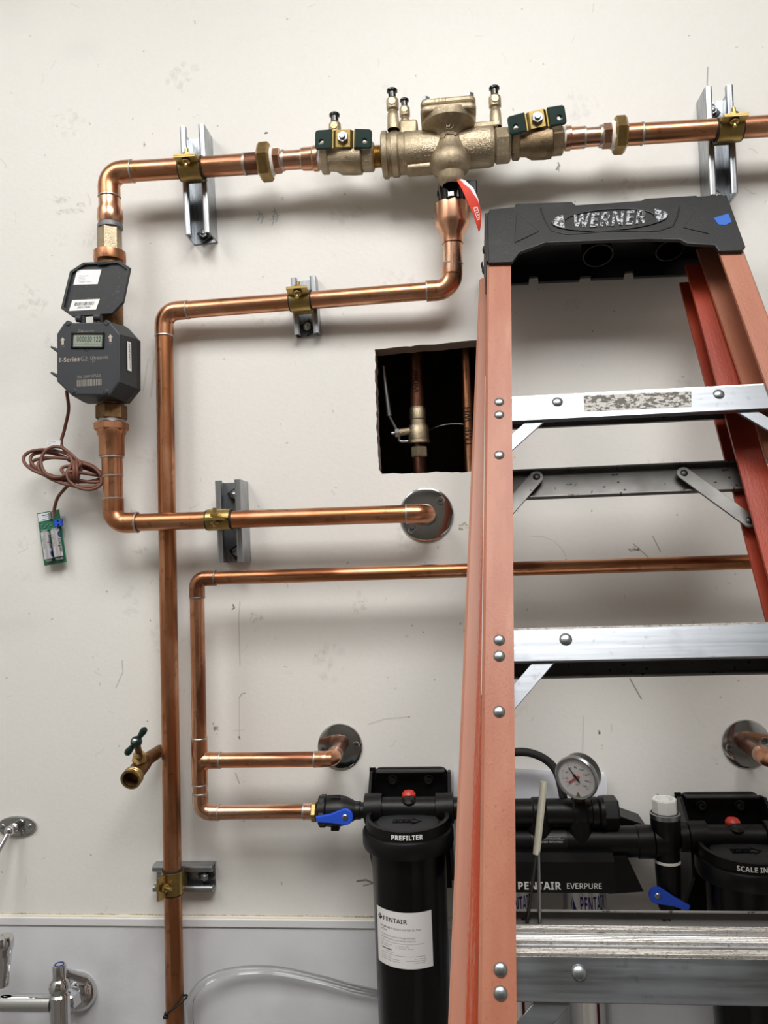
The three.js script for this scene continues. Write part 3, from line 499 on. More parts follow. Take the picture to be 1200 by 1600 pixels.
{
  const t = thing('backflow_preventer', 'cast brass backflow preventer with bolted cover and black test cock caps', 'valve');
  const a = at(597, 243, Z2), b = at(795, 227, Z2), d = dirOf(a, b), s = px(700, 235, Z2), P = (u) => a.clone().addScaledVector(d, s(u - 597));
  mesh('barrel', [lathe([[0.001, 0], [s(32), 0], [s(35), s(2)], [s(35), s(9)], [s(32), s(10)], [s(32), s(15)], [s(34), s(17)], [s(34), s(25)], [s(31), s(28)], [s(31), s(36)], [s(32), s(38)], [s(31.5), s(60)], [s(30), s(120)], [s(30), s(168)], [s(28), s(174)], [s(23), s(175)], [0.001, s(176)]], a, d, 48)], M.castBrass, t);
  mesh('barrel_rib', [box(s(60), s(18), s(30), s(4), P(665).x, P(665).y - s(24), P(665).z + s(2)), box(s(30), s(34), s(30), s(5), P(640).x, P(640).y + s(34), P(640).z - s(6)), box(s(54), s(10), s(34), s(3), P(752).x, P(752).y + s(30), P(752).z - s(4))], M.castBrass, t);
  mesh('outlet_hex', hexNut(P(772), P(797), s(26)), M.castBrass, t);
  const zc = Z2 + s(22), o = V(at(704, 270, zc).x, P(704).y, zc), up = V(0, 1, 0), Yv = (v) => at(704, v, zc).y, Yf = (v) => at(704, v, zc + s(35)).y;
  mesh('relief_body', lathe([[290, 13], [285, 18], [280, 19.5], [273, 21], [269, 26], [263, 30], [256, 31.5], [249, 30.5], [241, 25.5], [230, 20.5], [220, 17.2], [214, 16.6], [208, 20], [204, 27], [201, 34], [197, 39.5], [192, 41], [186, 41], [185, 0.1]].map(([v, w]) => [s(w), Yv(v) - o.y]), o, up, 48), M.castBrass, t);
  const cy = Yf(171), ch2 = (Yf(150) - cy) / 2;
  const sq = (w, h, y, k) => { const q = s(12), a = w / 2, b = w * 0.47, c = new THREE.Shape(); c.moveTo(-a + q, -b); c.lineTo(a - q, -b); c.quadraticCurveTo(a, -b, a, -b + q); c.lineTo(a, b - q); c.quadraticCurveTo(a, b, a - q, b); c.lineTo(-a + q, b); c.quadraticCurveTo(-a, b, -a, b - q); c.lineTo(-a, -b + q); c.quadraticCurveTo(-a, -b, -a + q, -b); const g = extrude(c, h, k, 6); g.rotateX(-Math.PI / 2); g.translate(o.x, y - h / 2, o.z - s(4)); return boxUV(creased(g, 0.3)); };
  const cov = mesh('cover', [sq(s(84), ch2 * 0.98, cy + ch2 * 0.5, ch2 * 0.3), sq(s(83), ch2 * 0.96, cy + ch2 * 1.51, ch2 * 0.3)], M.castBrass, t);
  for (const [x, z] of [[-1, -1], [1, -1], [-1, 1], [1, 1]]) { const q = V(o.x + x * s(33), cy + ch2 * 2, o.z - s(4) + z * s(30)); mesh('bolt', hexNut(q, q.clone().add(V(0, s(6), 0)), s(6.5)), M.steel, cov); }
  const nums = letters('1711', s(7), 0.0004, fontR); nums.translate(o.x - s(12), cy + ch2 * 1.5, o.z - s(4) + s(39.6)); mesh('cast_numbers', nums, M.castDark, cov);
  const mk = letters('LF', s(6), 0.0014); mk.translate(o.x, Yv(207), o.z + s(21.5)); const tor = new THREE.TorusGeometry(s(6.6), s(0.8), 8, 28); tor.translate(o.x, Yv(207), o.z + s(22)); mesh('cast_mark', [mk, tor], M.castBrass, t);
  // cast seam line across the waist
  const seam = []; for (const [x, y] of [[-16, 4], [-9, 3], [-6, 8], [2, 7], [8, 7], [10, 5], [15, 9]]) { const rr = s(18.6); seam.push(V(o.x + s(x * 0.85), Yv(226 - y), o.z + Math.sqrt(rr * rr - s(x * 0.85) * s(x * 0.85)))); } mesh('casting_seam', tube(seam, s(0.7), 40, 6), M.castDark, t);
  for (const [u, v, z, k] of [[614, 182, Z2 + 0.012, 1], [633, 191, Z2 - 0.02, 0.85], [774, 178, Z2 + 0.004, 1]]) {
    const q = at(u, v, z), e = (n) => span(n * k, u, v, z); mesh('riser', lathe([[e(9.5), -e(26)], [e(9), -e(4)], [e(7.6), 0], [0.001, e(0.5)]], q.clone().add(V(0, e(4), 0)), up, 20), M.castBrass, t); testCock(t, q.clone().add(V(0, e(2), 0)), e, 1);
  }
  settle(t);
  // black air-gap collar between the preventer and the copper funnel
  const g = thing('air_gap_fitting', 'black plastic air gap fitting between the preventer and copper funnel', 'fitting');
  const zg = 0.066, q = at(706, 316, zg), e = px(706, 300, zg);
  mesh('body', lathe([[e(20), -e(6)], [e(21), e(4)], [e(21.5), e(18)], [e(20), e(30)], [e(16), e(32)], [e(12), e(38)], [0.001, e(38)]], q, up, 32), M.blackGloss, g);
  for (const [x, w] of [[-5, 4.5], [10, 4.5]]) mesh('rib', cyl(V(q.x + e(x), q.y - e(3), q.z + e(20)), V(q.x + e(x), q.y + e(35), q.z + e(15)), e(w), e(w), 16), M.blackGloss, g);
  const ql = at(683, 303, zg); mesh('side_screw', cyl(ql, V(q.x - e(15), ql.y, ql.z), e(4.5), e(4), 16), M.blackGloss, g);
  const qr = at(737, 298, zg); mesh('clip', [box(e(17), e(30), e(12), e(2.5), qr.x, qr.y, qr.z), cyl(V(q.x + e(14), qr.y + e(4), qr.z), qr, e(4), e(4), 12)], M.blackPlastic, g);
  mesh('cast_mark', box(e(8), e(6), e(1.5), 0, q.x - e(1), q.y + e(2), q.z + e(24.4)), M.steel, g); settle(g);
  // red and white hang tag
  const tg = [[713, 278], [721, 284], [731, 296], [738, 312], [744, 330], [748, 350], [749, 362]], hz = 0.098, pos = [], idx = [], uv = [];
  tg.forEach(([u, v], i) => { const w = [2, 12, 18, 18, 14, 8, 2][i] / 2, z0 = hz + Math.sin(i * 0.8) * 0.006, l = at(u - w, v, z0), r = at(u + w, v - 2, z0 - 0.006); pos.push(l.x, l.y, l.z, r.x, r.y, r.z); uv.push(0, 1 - i / 6, 1, 1 - i / 6); if (i) { const k = i * 2; idx.push(k - 2, k, k - 1, k - 1, k, k + 1); } });
  const tag = new THREE.BufferGeometry(); tag.setAttribute('position', new THREE.Float32BufferAttribute(pos, 3)); tag.setAttribute('uv', new THREE.Float32BufferAttribute(uv, 2)); tag.setIndex(idx); tag.computeVertexNormals();
  const back = tag.toNonIndexed(); const pa = back.attributes.position; for (let i = 0; i < pa.count; i += 3) { const x = pa.getX(i), y = pa.getY(i), z = pa.getZ(i); for (const [f, h] of [['X', x], ['Y', y], ['Z', z]]) { pa['set' + f](i, pa['get' + f](i + 1)); pa['set' + f](i + 1, h); } } back.translate(0, 0, -0.0006); back.computeVertexNormals();
  const tm = std({ roughness: 0.6, map: canvasTex(64, 256, (c) => { c.fillStyle = '#d8402c'; c.fillRect(0, 0, 64, 256); c.fillStyle = '#e6e4ea'; c.beginPath(); c.moveTo(26, 0); c.lineTo(64, 0); c.lineTo(64, 150); c.lineTo(50, 110); c.closePath(); c.fill(); c.strokeStyle = '#f2eeee'; c.lineWidth = 4; c.strokeRect(20, 160, 26, 40); c.fillStyle = '#f2eeee'; for (let i = 0; i < 4; i++) c.fillRect(26, 168 + i * 8, 14, 3); }) });
  single('hang_tag', [tag.toNonIndexed(), back], tm, 'red and white paper tag hanging at the copper funnel', 'tag');
}
// ---------------------------------------------------------------- water meter
{
  const t = thing('water_meter', 'dark grey electronic water meter with open lid and digital display', 'meter'), s = px(150, 560, 0.1);
  // brass body along the pipe line
  const zc = Z2, P = (u, v) => at(u, v, zc), d = dirOf(P(174, 650), P(171, 360)), e = px(172, 500, zc);
  mesh('meter_tube', [cyl(P(174, 640), P(172, 405), e(19.5), e(19), 32)], M.bronze, t);
  mesh('outlet_hex', hexNut(P(171.5, 396), P(171, 352), e(18.5)), M.castBrass, t);
  mesh('outlet_collar', lathe([[0.001, 0], [e(24), 0], [e(24.5), e(3)], [e(24), e(15)], [e(19), e(17)], [0.001, e(17)]], P(171.8, 409), d, 36), M.copperAged, t);
  mesh('inlet_hex', [hexNut(P(174.4, 657), P(174.2, 632), e(23.5)), cyl(P(174.4, 660), P(174.3, 652), e(20))], M.bronze, t);
  // housing: front octagon tapering outward to the rear octagon
  const zf = 0.113, zb = 0.058, f = [[103, 506], [170, 500], [187, 522], [187, 597], [166, 613], [120, 618], [101, 613], [89, 594], [89, 523]].map(([u, v]) => at(u, v, zf));
  const F = [[100, 505], [172, 503], [188, 522], [188, 597], [172, 618], [112, 618], [89, 596], [89, 522]].map(([u, v]) => at(u, v, zf));
  const cF = F.reduce((a, p) => a.add(p), V(0, 0, 0)).divideScalar(8), Bk = F.map((p) => V(cF.x + (p.x - cF.x) * 1.12 + 0.004, cF.y + (p.y - cF.y) * 1.06, zb)), Bm = Bk.map((p) => V(p.x, p.y, zb + 0.022));
  const fs = shape(F.map((p) => [p.x, p.y])), front = extrude(fs, 0.006, 0.002); front.translate(0, 0, zf - 0.005);
  const back = extrude(shape(Bk.map((p) => [p.x, p.y])), 0.022, 0.004); back.translate(0, 0, zb);
  const pos = []; for (let i = 0; i < 8; i++) { const j = (i + 1) % 8, a = F[i], b = F[j], c = Bm[j], q = Bm[i]; const za = zf - 0.002; pos.push(a.x, a.y, za, q.x, q.y, q.z - 0.002, c.x, c.y, c.z - 0.002, a.x, a.y, za, c.x, c.y, c.z - 0.002, b.x, b.y, za); }
  const skirt = new THREE.BufferGeometry(); skirt.setAttribute('position', new THREE.Float32BufferAttribute(pos, 3)); skirt.computeVertexNormals(); boxUV(skirt);
  mesh('housing', [boxUV(front), boxUV(back), skirt], M.meterGrey, t);
  const up = dirOf(F[6], F[7]), rt = dirOf(F[7], F[2]), FR = (u, v, dz) => { const p = at(u, v, zf + dz); return frameAt(p, rt, V(0, 1, 0)); };
  // display window
  const disp = mesh('display_bezel', [...[[-1, 0, 3, 25], [1, 0, 3, 25], [0, -1, 53, 3], [0, 1, 53, 3]].map(([x, y, w, h]) => box(s(w), s(h), 0.003, 0.0008, s(x * 25), s(y * 11), 0))].map((g) => g.applyMatrix4(FR(137, 532, 0.002))), M.blackPlastic, t);
  const lcd = std({ roughness: 0.15, map: canvasTex(512, 208, (c) => { c.fillStyle = '#8f988c'; c.fillRect(0, 0, 512, 208); c.fillStyle = '#788074'; c.fillRect(0, 170, 512, 10); c.fillStyle = '#2a312c'; c.font = 'bold 108px monospace'; c.fillText('000020', 70, 122, 262); c.fillText('122', 352, 122, 130); c.font = '24px sans-serif'; c.fillText('US GAL', 210, 164); }) });
  { const g = new THREE.BoxGeometry(s(49), s(20), 0.001); g.applyMatrix4(FR(137, 532, 0.0013)); mesh('display', g, lcd, disp, 'grey digital counter display'); }
  const print = canvasTex(1024, 1024, (c) => {
    c.fillStyle = '#2e3135'; c.fillRect(0, 0, 1024, 1024); c.fillStyle = '#a39a90';
    c.font = 'bold 92px sans-serif'; c.fillText('E-Series', 40, 500, 340); c.fillStyle = '#8d857c'; c.font = '92px sans-serif'; c.fillText('G2', 390, 500); c.font = '74px sans-serif'; c.fillText('Ultrasonic', 545, 490, 290); c.font = '52px sans-serif'; c.fillText('1"', 570, 545);
    c.fillStyle = '#8a837b'; c.font = '56px sans-serif'; c.fillText('SN: 280137563', 330, 760, 390); for (let x = 330; x < 720;) { const r = (Math.sin(x * 12.9898) * 43758.5) % 1, w = 4 + Math.abs(r) * 12; c.fillRect(x, 785, w, 100); x += w + 4 + Math.abs((r * 7) % 1) * 9; }
    c.strokeStyle = '#8a837b'; c.lineWidth = 10; c.beginPath(); c.arc(410, 20 + 36, 24, -1.6, 1.7); c.moveTo(360, 28); c.lineTo(400, 28); c.moveTo(350, 56); c.lineTo(420, 56); c.moveTo(370, 84); c.lineTo(410, 84); c.stroke(); c.font = '30px sans-serif'; c.fillText('Badger Meter', 460, 64, 160);
    for (const x of [110, 870]) { c.fillStyle = '#b7aca0'; c.beginPath(); c.moveTo(x - 40, 170); c.lineTo(x, 120); c.lineTo(x + 40, 170); c.lineTo(x + 18, 170); c.lineTo(x + 18, 235); c.lineTo(x - 18, 235); c.lineTo(x - 18, 170); c.closePath(); c.fill(); c.fillStyle = '#7d766f'; c.font = '26px sans-serif'; c.fillText('FLOW', x - 36, 272); }
    c.fillStyle = '#141518'; c.beginPath(); c.arc(490, 325, 44, 0, 6.3); c.fill(); c.fillStyle = '#55585b'; c.beginPath(); c.arc(502, 318, 18, 0, 6.3); c.fill(); c.fillStyle = '#0f0f11'; c.beginPath(); c.arc(490, 408, 8, 0, 6.3); c.fill();
  });
  // printed face plate over the octagon front
  const fp = new THREE.ShapeGeometry(fs), uvA = fp.attributes.uv, pp = fp.attributes.position, x0 = at(89, 560, zf).x, x1 = at(188, 560, zf).x, yT = at(138, 513, zf).y, yB = at(138, 617, zf).y;
  for (let i = 0; i < pp.count; i++) uvA.setXY(i, (cF.x + (pp.getX(i) - cF.x) * 0.94 - x0) / (x1 - x0), (cF.y + (pp.getY(i) - cF.y) * 0.94 - yB) / (yT - yB));
  for (let i = 0; i < pp.count; i++) { pp.setX(i, cF.x + (pp.getX(i) - cF.x) * 0.955); pp.setY(i, cF.y + (pp.getY(i) - cF.y) * 0.955); }
  fp.translate(0, 0, zf + 0.0013); mesh('face_print', fp, std({ map: print, roughness: 0.55 }), t);
  // corner lugs, side clips, hinge
  const lug = (u, v) => lathe([[s(5), -0.006], [s(5), 0.001], [s(3), 0.0025], [0.0003, 0.0025]], at(u, v, zf), V(0, 0, 1), 16);
  mesh('corner_boss', [lug(107, 506), lug(167, 505), lug(116, 611), lug(166, 612)], M.meterGrey, t);
  for (const [u, v] of [[84, 545], [84, 585]]) { const a = at(u + 8, v + 4, 0.1), b = at(u - 4, v - 3, 0.1); mesh('clip', cyl(a, b, s(3.4), s(1.6), 10), M.meterGrey, t); }
  const h = at(140, 499, 0.108); mesh('hinge', [cyl(at(120, 498, 0.108), at(128, 498, 0.108), s(5.5), s(5.5), 18), cyl(at(148, 496, 0.108), at(158, 496, 0.108), s(5.5), s(5.5), 18), box(s(9), s(12), 0.005, 0.001, at(129, 501, 0.106).x, at(129, 501, 0.106).y, 0.106), box(s(6), s(12), 0.005, 0.001, at(149, 500, 0.106).x, at(149, 500, 0.106).y, 0.106)], M.meterGrey, t);
  // open lid
  const zl = 0.100, lidPx = [[130, 410], [187, 407], [203, 418], [192, 472], [175, 490], [113, 495], [95, 482], [109, 424]], L = lidPx.map(([u, v]) => at(u, v, zl)), cL = L.reduce((a, p) => a.add(p), V(0, 0, 0)).divideScalar(8);
  const ls = shape(L.map((p) => [p.x, p.y])), plateG = extrude(ls, 0.003, 0.0006); plateG.translate(0, 0, zl - 0.006);
  const rim = shape(L.map((p) => [p.x, p.y])); rim.holes.push(new THREE.Path(L.map((p) => new THREE.Vector2(cL.x + (p.x - cL.x) * 0.93, cL.y + (p.y - cL.y) * 0.93)))); const rimG = extrude(rim, 0.005, 0.0008); rimG.translate(0, 0, zl - 0.0045);
  const lid = mesh('lid', [boxUV(plateG), boxUV(rimG)], M.meterLid, t); mesh('latch', box(s(16), s(5), 0.004, 0.001, at(160, 412, zl).x, at(160, 412, zl).y, zl - 0.001), M.blackPlastic, lid);
  const sticker = (quad, tx, name, lab) => { const Z = zl - 0.0026, p = quad.map(([u, v]) => at(u, v, Z)), g = new THREE.BufferGeometry(); g.setAttribute('position', new THREE.Float32BufferAttribute([p[0], p[1], p[2], p[0], p[2], p[3]].flatMap((q) => [q.x, q.y, q.z]), 3)); g.setAttribute('uv', new THREE.Float32BufferAttribute([0, 0, 1, 0, 1, 1, 0, 0, 1, 1, 0, 1], 2)); g.computeVertexNormals(); mesh(name, g, std({ map: tx, roughness: 0.5 }), lid, lab); };
  sticker([[114.5, 445], [152.5, 444], [158.5, 421], [120.5, 421.5]], canvasTex(384, 240, (c) => { c.fillStyle = '#eceef1'; c.fillRect(0, 0, 384, 240); c.fillStyle = '#3a3d42'; c.font = '26px sans-serif'; c.fillText('Memory PRL', 60, 110); c.fillText('Registers', 60, 142); c.fillText('Loc: 1784', 54, 172); c.fillText('1" Badger E-Series', 60, 204); }), 'sticker', 'white address sticker');
  sticker([[107.5, 486], [150, 483.5], [156, 467], [113, 469]], canvasTex(448, 176, (c) => { c.fillStyle = '#f0f0ef'; c.fillRect(0, 0, 448, 176); c.fillStyle = '#1c1c1e'; let x = 60; const r = rng(3); while (x < 380) { const w = 3 + r() * 9; c.fillRect(x, 40, w, 56); x += w + 3 + r() * 9; } c.font = 'bold 44px sans-serif'; c.fillText('280137563', 120, 142); }), 'sticker', 'white barcode sticker');
  // side sticker
  { const a = at(192, 532, 0.098), b = at(196.5, 578, 0.092), g = new THREE.PlaneGeometry(s(9), s(46)); const tx = canvasTex(64, 320, (c) => { c.fillStyle = '#e8e8e6'; c.fillRect(0, 0, 64, 320); c.save(); c.translate(18, 20); c.rotate(Math.PI / 2); c.fillStyle = '#202124'; c.font = '30px sans-serif'; c.fillText('280137563', 10, -4); for (let i = 0; i < 50; i++) if ((i * 7) % 5 < 3) c.fillRect(i * 5.6, -34, 3, 20); c.restore(); });
    const sd = V(Bm[2].x - F[2].x, 0, Bm[2].z - F[2].z).normalize(), mid = V((F[2].x + Bm[2].x) / 2, at(190, 556, 0.1).y, (zf - 0.002 + Bm[2].z - 0.002) / 2), nrm = V(-sd.z, 0, sd.x); if (nrm.x < 0) nrm.negate();
    g.applyMatrix4(new THREE.Matrix4().makeBasis(sd.clone().negate().multiplyScalar(V(0, 1, 0).cross(nrm).dot(sd.clone().negate()) > 0 ? 1 : -1), V(0, 1, 0), nrm).setPosition(mid.addScaledVector(nrm, 0.0006))); mesh('sticker', g, std({ map: tx, roughness: 0.5, side: THREE.DoubleSide }), t, 'narrow white serial sticker'); }
  settle(t);
}
// meter cable with its coil
{
  const z = 0.045, A = (u, v, dz = 0) => at(u, v, z + dz), pts = [A(104, 610, 0.02), A(107, 640, 0.01), A(101, 670), A(96, 695)], r = rng(19), s = px(100, 730, z);
  const loop = (cx, cy, rx, ry, tilt, dz, n = 12, ph = 0) => { for (let i = 0; i < n; i++) { const a = ph + i / n * Math.PI * 2, x = Math.cos(a) * rx, y = Math.sin(a) * ry; pts.push(A(cx + x * Math.cos(tilt) - y * Math.sin(tilt), cy + x * Math.sin(tilt) + y * Math.cos(tilt), dz + 0.006 * Math.sin(a))); } };
  loop(88, 722, 24, 24, 0.35, 0.012, 12, -0.6); loop(82, 724, 46, 20, 0.18, 0.006, 12, -0.4); loop(86, 727, 40, 17, 0.3, 0.0, 12, -0.3); loop(104, 734, 56, 17, 0.16, -0.004, 14, -0.3); loop(110, 738, 52, 20, 0.24, 0.008, 14, -0.2); loop(132, 745, 28, 19, 0.3, 0.014, 12, 0); loop(128, 741, 33, 10, 0.25, 0.002, 12, 0);
  for (let i = 0; i < 34; i++) { const a = i / 34 * Math.PI * 2 * 3; pts.push(A(108 + i * 0.42 + 3, 737 + Math.sin(a) * 17, 0.006 + Math.cos(a) * 0.018)); }
  pts.push(A(112, 752), A(100, 765), A(90, 778, -0.01), A(85, 795, -0.018), A(85, 806, -0.020));
  const t = thing('meter_cable', 'brown cable coiled and wrapped beside the copper pipe', 'cable'); mesh('cable', tube(pts, s(2.6), 900, 10), M.cable, t);
  mesh('cable_flag', card(s(22), s(9)).applyMatrix4(new THREE.Matrix4().makeRotationZ(-0.12).setPosition(A(84, 692, 0.004))), std({ map: canvasTex(176, 72, (c) => { c.fillStyle = '#e2e2e6'; c.fillRect(0, 0, 176, 72); c.fillStyle = '#55565c'; c.font = '24px sans-serif'; c.fillText('0137563', 20, 30); c.fillText('28', 20, 60); }), roughness: 0.6 }), t, 'small white cable flag'); settle(t);
}
// circuit board with two batteries
{
  const z = 0.012, O = at(81, 840, z), s = px(81, 840, z), B = new THREE.Matrix4().makeRotationZ(0.135).setPosition(O), t = thing('circuit_board', 'green circuit board hanging on a brown cable', 'circuit board'), put = (g) => g.applyMatrix4(B);
  mesh('board', put(box(s(36), s(83), 0.0016, 0)), M.pcb, t);
  mesh('sticker', put(card(s(24), s(12)).translate(-s(5), s(34), 0.0012)), std({ map: canvasTex(192, 96, (c) => { c.fillStyle = '#dcdfe6'; c.fillRect(0, 0, 192, 96); c.fillStyle = '#4a4470'; c.fillRect(60, 22, 110, 12); c.fillRect(80, 46, 50, 9); c.fillRect(50, 74, 120, 7); }), roughness: 0.5 }), t);
  mesh('terminal_block', put(box(s(11), s(11), 0.008, 0.0006, s(17), s(20), 0.005)), M.blue, t); for (const y of [-3, 3]) mesh('terminal_hole', put(cyl(V(s(18), s(20 + y), 0.008), V(s(18), s(20 + y), 0.0094), s(1.5), s(1.5), 10)), M.blackPlastic, t);
  mesh('cable_clamp', put(box(s(5), s(12), 0.004, 0.001, s(4), s(34), 0.003)), M.steel, t);
  mesh('components', put(merge([[-12, 22], [-8, 18], [-3, 21], [-13, 14], [2, 19], [-6, 13]].map(([x, y]) => box(s(3), s(2), 0.0016, 0, s(x), s(y), 0.0015)))), M.steel, t); t.children[t.children.length - 1].userData.kind = 'stuff';
  const cells = [[-5, -12, 0.0], [11, -11, 0.0]];
  cells.forEach(([x]) => { for (const y of [11, -35]) mesh('battery_clip', put(box(s(10), s(3.5), 0.010, 0.0008, s(x), s(y), 0.006)), M.steel, t); });
  settle(t);
  cells.forEach(([x, y], i) => {
    const c = thing('battery', ['silver battery with upright lettering, nearer the board edge', 'silver battery beside the blue terminal block'][i], 'battery', 'batteries on the circuit board');
    const bt = canvasTex(256, 512, (k) => { k.fillStyle = '#dcdde2'; k.fillRect(0, 0, 256, 512); k.fillStyle = '#3a4d98'; k.beginPath(); k.ellipse(150, i ? 90 : 420, 34, 70, 0, 0, 6.3); k.fill(); k.fillStyle = '#f0f0f4'; k.fillRect(60, 0, 12, 512); k.save(); k.translate(118, 60); k.rotate(Math.PI / 2); k.fillStyle = '#1d1d22'; k.font = 'bold 58px sans-serif'; k.fillText('Energizer', i ? 110 : 0, 0, 270); k.font = '26px sans-serif'; k.fillText('ULTIMATE LITHIUM', 20, 60, 300); k.restore(); }); bt.wrapS = THREE.RepeatWrapping; bt.offset.x = 0.3;
    const rr = s(6.8), g = new THREE.CylinderGeometry(rr, rr, s(42), 28, 1, true); g.translate(s(x), s(y), 0.0012 + rr); mesh('wrapper', put(g), std({ map: bt, metalness: 0.75, roughness: 0.3 }), c);
    mesh('terminal', [put(cyl(V(s(x), s(y - 21), 0.0012 + rr), V(s(x), s(y - 22.2), 0.0012 + rr), rr * 0.9, rr * 0.4, 20)), put(cyl(V(s(x), s(y + 21), 0.0012 + rr), V(s(x), s(y + 22.2), 0.0012 + rr), rr * 0.9, rr * 0.7, 20))], M.steel, c); settle(c);
  });
}
// hose bib on the wall side of the drain pipe
{
  const t = thing('hose_bib', 'brass hose bib with dark green tee handle beside the drain pipe', 'faucet'), z = 0.055, s = px(215, 1190, z), w = at(250, 1173, 0.02), m = at(226, 1189, 0.062), n = at(208, 1213, 0.105), h = at(214, 1182, 0.105);
  mesh('inlet', [cyl(V(w.x + 0.012, w.y, 0.0), w, s(8), s(9), 24), cyl(w, m, s(9.5), s(10.5), 24)], M.bronze, t);
  const L = m.distanceTo(n) + s(9); mesh('body', [lathe([[s(8), 0], [s(11), s(4)], [s(13), s(14)], [s(13), L * 0.7], [s(12), L * 0.8], [s(13), L * 0.86], [s(13), L + s(6)], [s(11.5), L + s(6)], [s(11), L * 0.88], [0.0003, L * 0.88]], m.clone().addScaledVector(dirOf(m, n), -s(9)), dirOf(m, n), 32), cyl(m, lerp(m, h, 0.5), s(11), s(10), 24)], M.bronze, t);
  mesh('outlet_thread', lathe([[s(13), 0], [s(15.4), 0], [s(15.4), s(2)], [s(14.6), s(3)], [s(15.4), s(4)], [s(15.4), s(6)], [s(14.6), s(7)], [s(15.4), s(8)], [s(15.4), s(12)], [s(12), s(12)], [s(11.5), s(3)]], n.clone().addScaledVector(dirOf(m, n), -s(2)), dirOf(m, n), 32), M.brass, t);
  const hd = dirOf(m, h), p = lerp(m, h, 0.5); mesh('bonnet_nut', hexNut(p, p.clone().addScaledVector(hd, s(11)), s(12)), M.brass, t);
  const top = h.clone().addScaledVector(hd, s(4)); mesh('stem', cyl(p, top, s(4), s(4), 14), M.brass, t);
  const e1 = at(227, 1138, 0.125), e2 = at(196, 1180, 0.125), c = lerp(e1, e2, 0.55); c.copy(at(213, 1159, 0.125)); const d1 = dirOf(c, e1), d2 = dirOf(c, e2);
  mesh('stem', cyl(lerp(m, h, 0.6), c, s(5), s(5), 14), M.bronze, t);
  const arm = (e, d) => lathe([[s(4), 0], [s(3.6), s(6)], [s(4.4), s(13)], [s(5.4), s(18)], [s(4.6), s(22.5)], [s(2), s(25)], [0.0003, s(25.4)]], c, d, 20);
  const hm = mesh('handle', [arm(e1, d1), arm(e2, d2), new THREE.SphereGeometry(s(8.5), 24, 16).translate(c.x, c.y, c.z)], M.greenVinyl, t); mesh('screw', dome(c.clone().add(V(0, 0.003, s(7.6))), V(-0.1, 0.35, 1), s(3.6), s(2)), M.steel, hm); settle(t);
}
// inside the wall: shut-off valve line, marked copper line, wire
{
  const z = -0.078, s = px(655, 640, z), t = thing('shutoff_pipe', 'dark copper pipe with brass ball valve and long lever inside wall', 'pipe');
  const P = (v) => at(648.5 + (v - 560) * 0.045, v, z), d = V(0, 1, 0), c = P(672);
  mesh('pipe', cyl(V(c.x, c.y + 0.7, z), V(c.x, c.y - 0.8, z), s(10.5)), M.copperDull, t);
  const v = mesh('valve_body', [lathe([[s(11), 0], [s(12.5), s(1)], [s(12.5), s(16)], [s(11), s(20)]], P(656), d), lathe([[s(14), -s(22)], [s(18), -s(21)], [s(18), -s(17)], [s(16.5), -s(16)], [s(16.5), s(2)], [s(14), s(8)], [s(12), s(10)], [s(12), s(16)]], c, d), hexNut(P(715), P(698), s(13.5)), cyl(c, V(c.x - s(32), c.y - s(4), z + 0.01), s(6), s(6), 18)], M.castBrass, t);
  const n = V(c.x - s(36), c.y - s(5), z + 0.012); mesh('lever_nut', [hexNut(n, V(n.x + s(7), n.y, n.z), s(7.5)), cyl(V(n.x - s(5), n.y, n.z), n, s(3), s(3), 10)], M.steel, v);
  const lv = [at(638, 690, z + 0.01), at(624, 689, z + 0.01), at(622, 678, z + 0.012), at(608, 650, z + 0.02), at(604, 620, z + 0.02), at(598.5, 572, z + 0.022)], pos = []; mesh('lever', tube([lv[0], lv[1], lv[2], lv[3]], s(2.4), 40, 8), M.steel, t); mesh('lever_grip', cyl(lv[3], lv[5], s(4.2), s(3), 14), M.steel, t);
  mesh('marker_text', letters('VVOHV', s(8), 0.0003, fontR).rotateZ(Math.PI / 2).translate(P(598).x, P(598).y, z + s(10.8)), M.blackPlastic, t); settle(t);
  const k = thing('marked_copper_pipe', 'bright copper pipe inside the wall marked in black letters', 'pipe'), q = at(732, 650, z); mesh('pipe', cyl(V(q.x, q.y + 0.7, z), V(q.x, q.y - 0.8, z), s(8.6)), M.copper, k);
  const tx = letters('TMP  WH', s(11), 0.0003, fontR); tx.rotateZ(Math.PI / 2); tx.translate(at(731, 668, z).x, at(731, 668, z).y, z + s(8.7)); mesh('marker_text', tx, M.blackPlastic, k); settle(k);
  single('thin_wire', tube([at(668, 675, -0.12), at(680, 668, -0.11), at(700, 663, -0.105), at(724, 663, -0.10), at(760, 668, -0.10)], 0.0011, 30, 8), M.steel, 'thin grey wire curving between the two pipes inside the wall', 'wire');
}
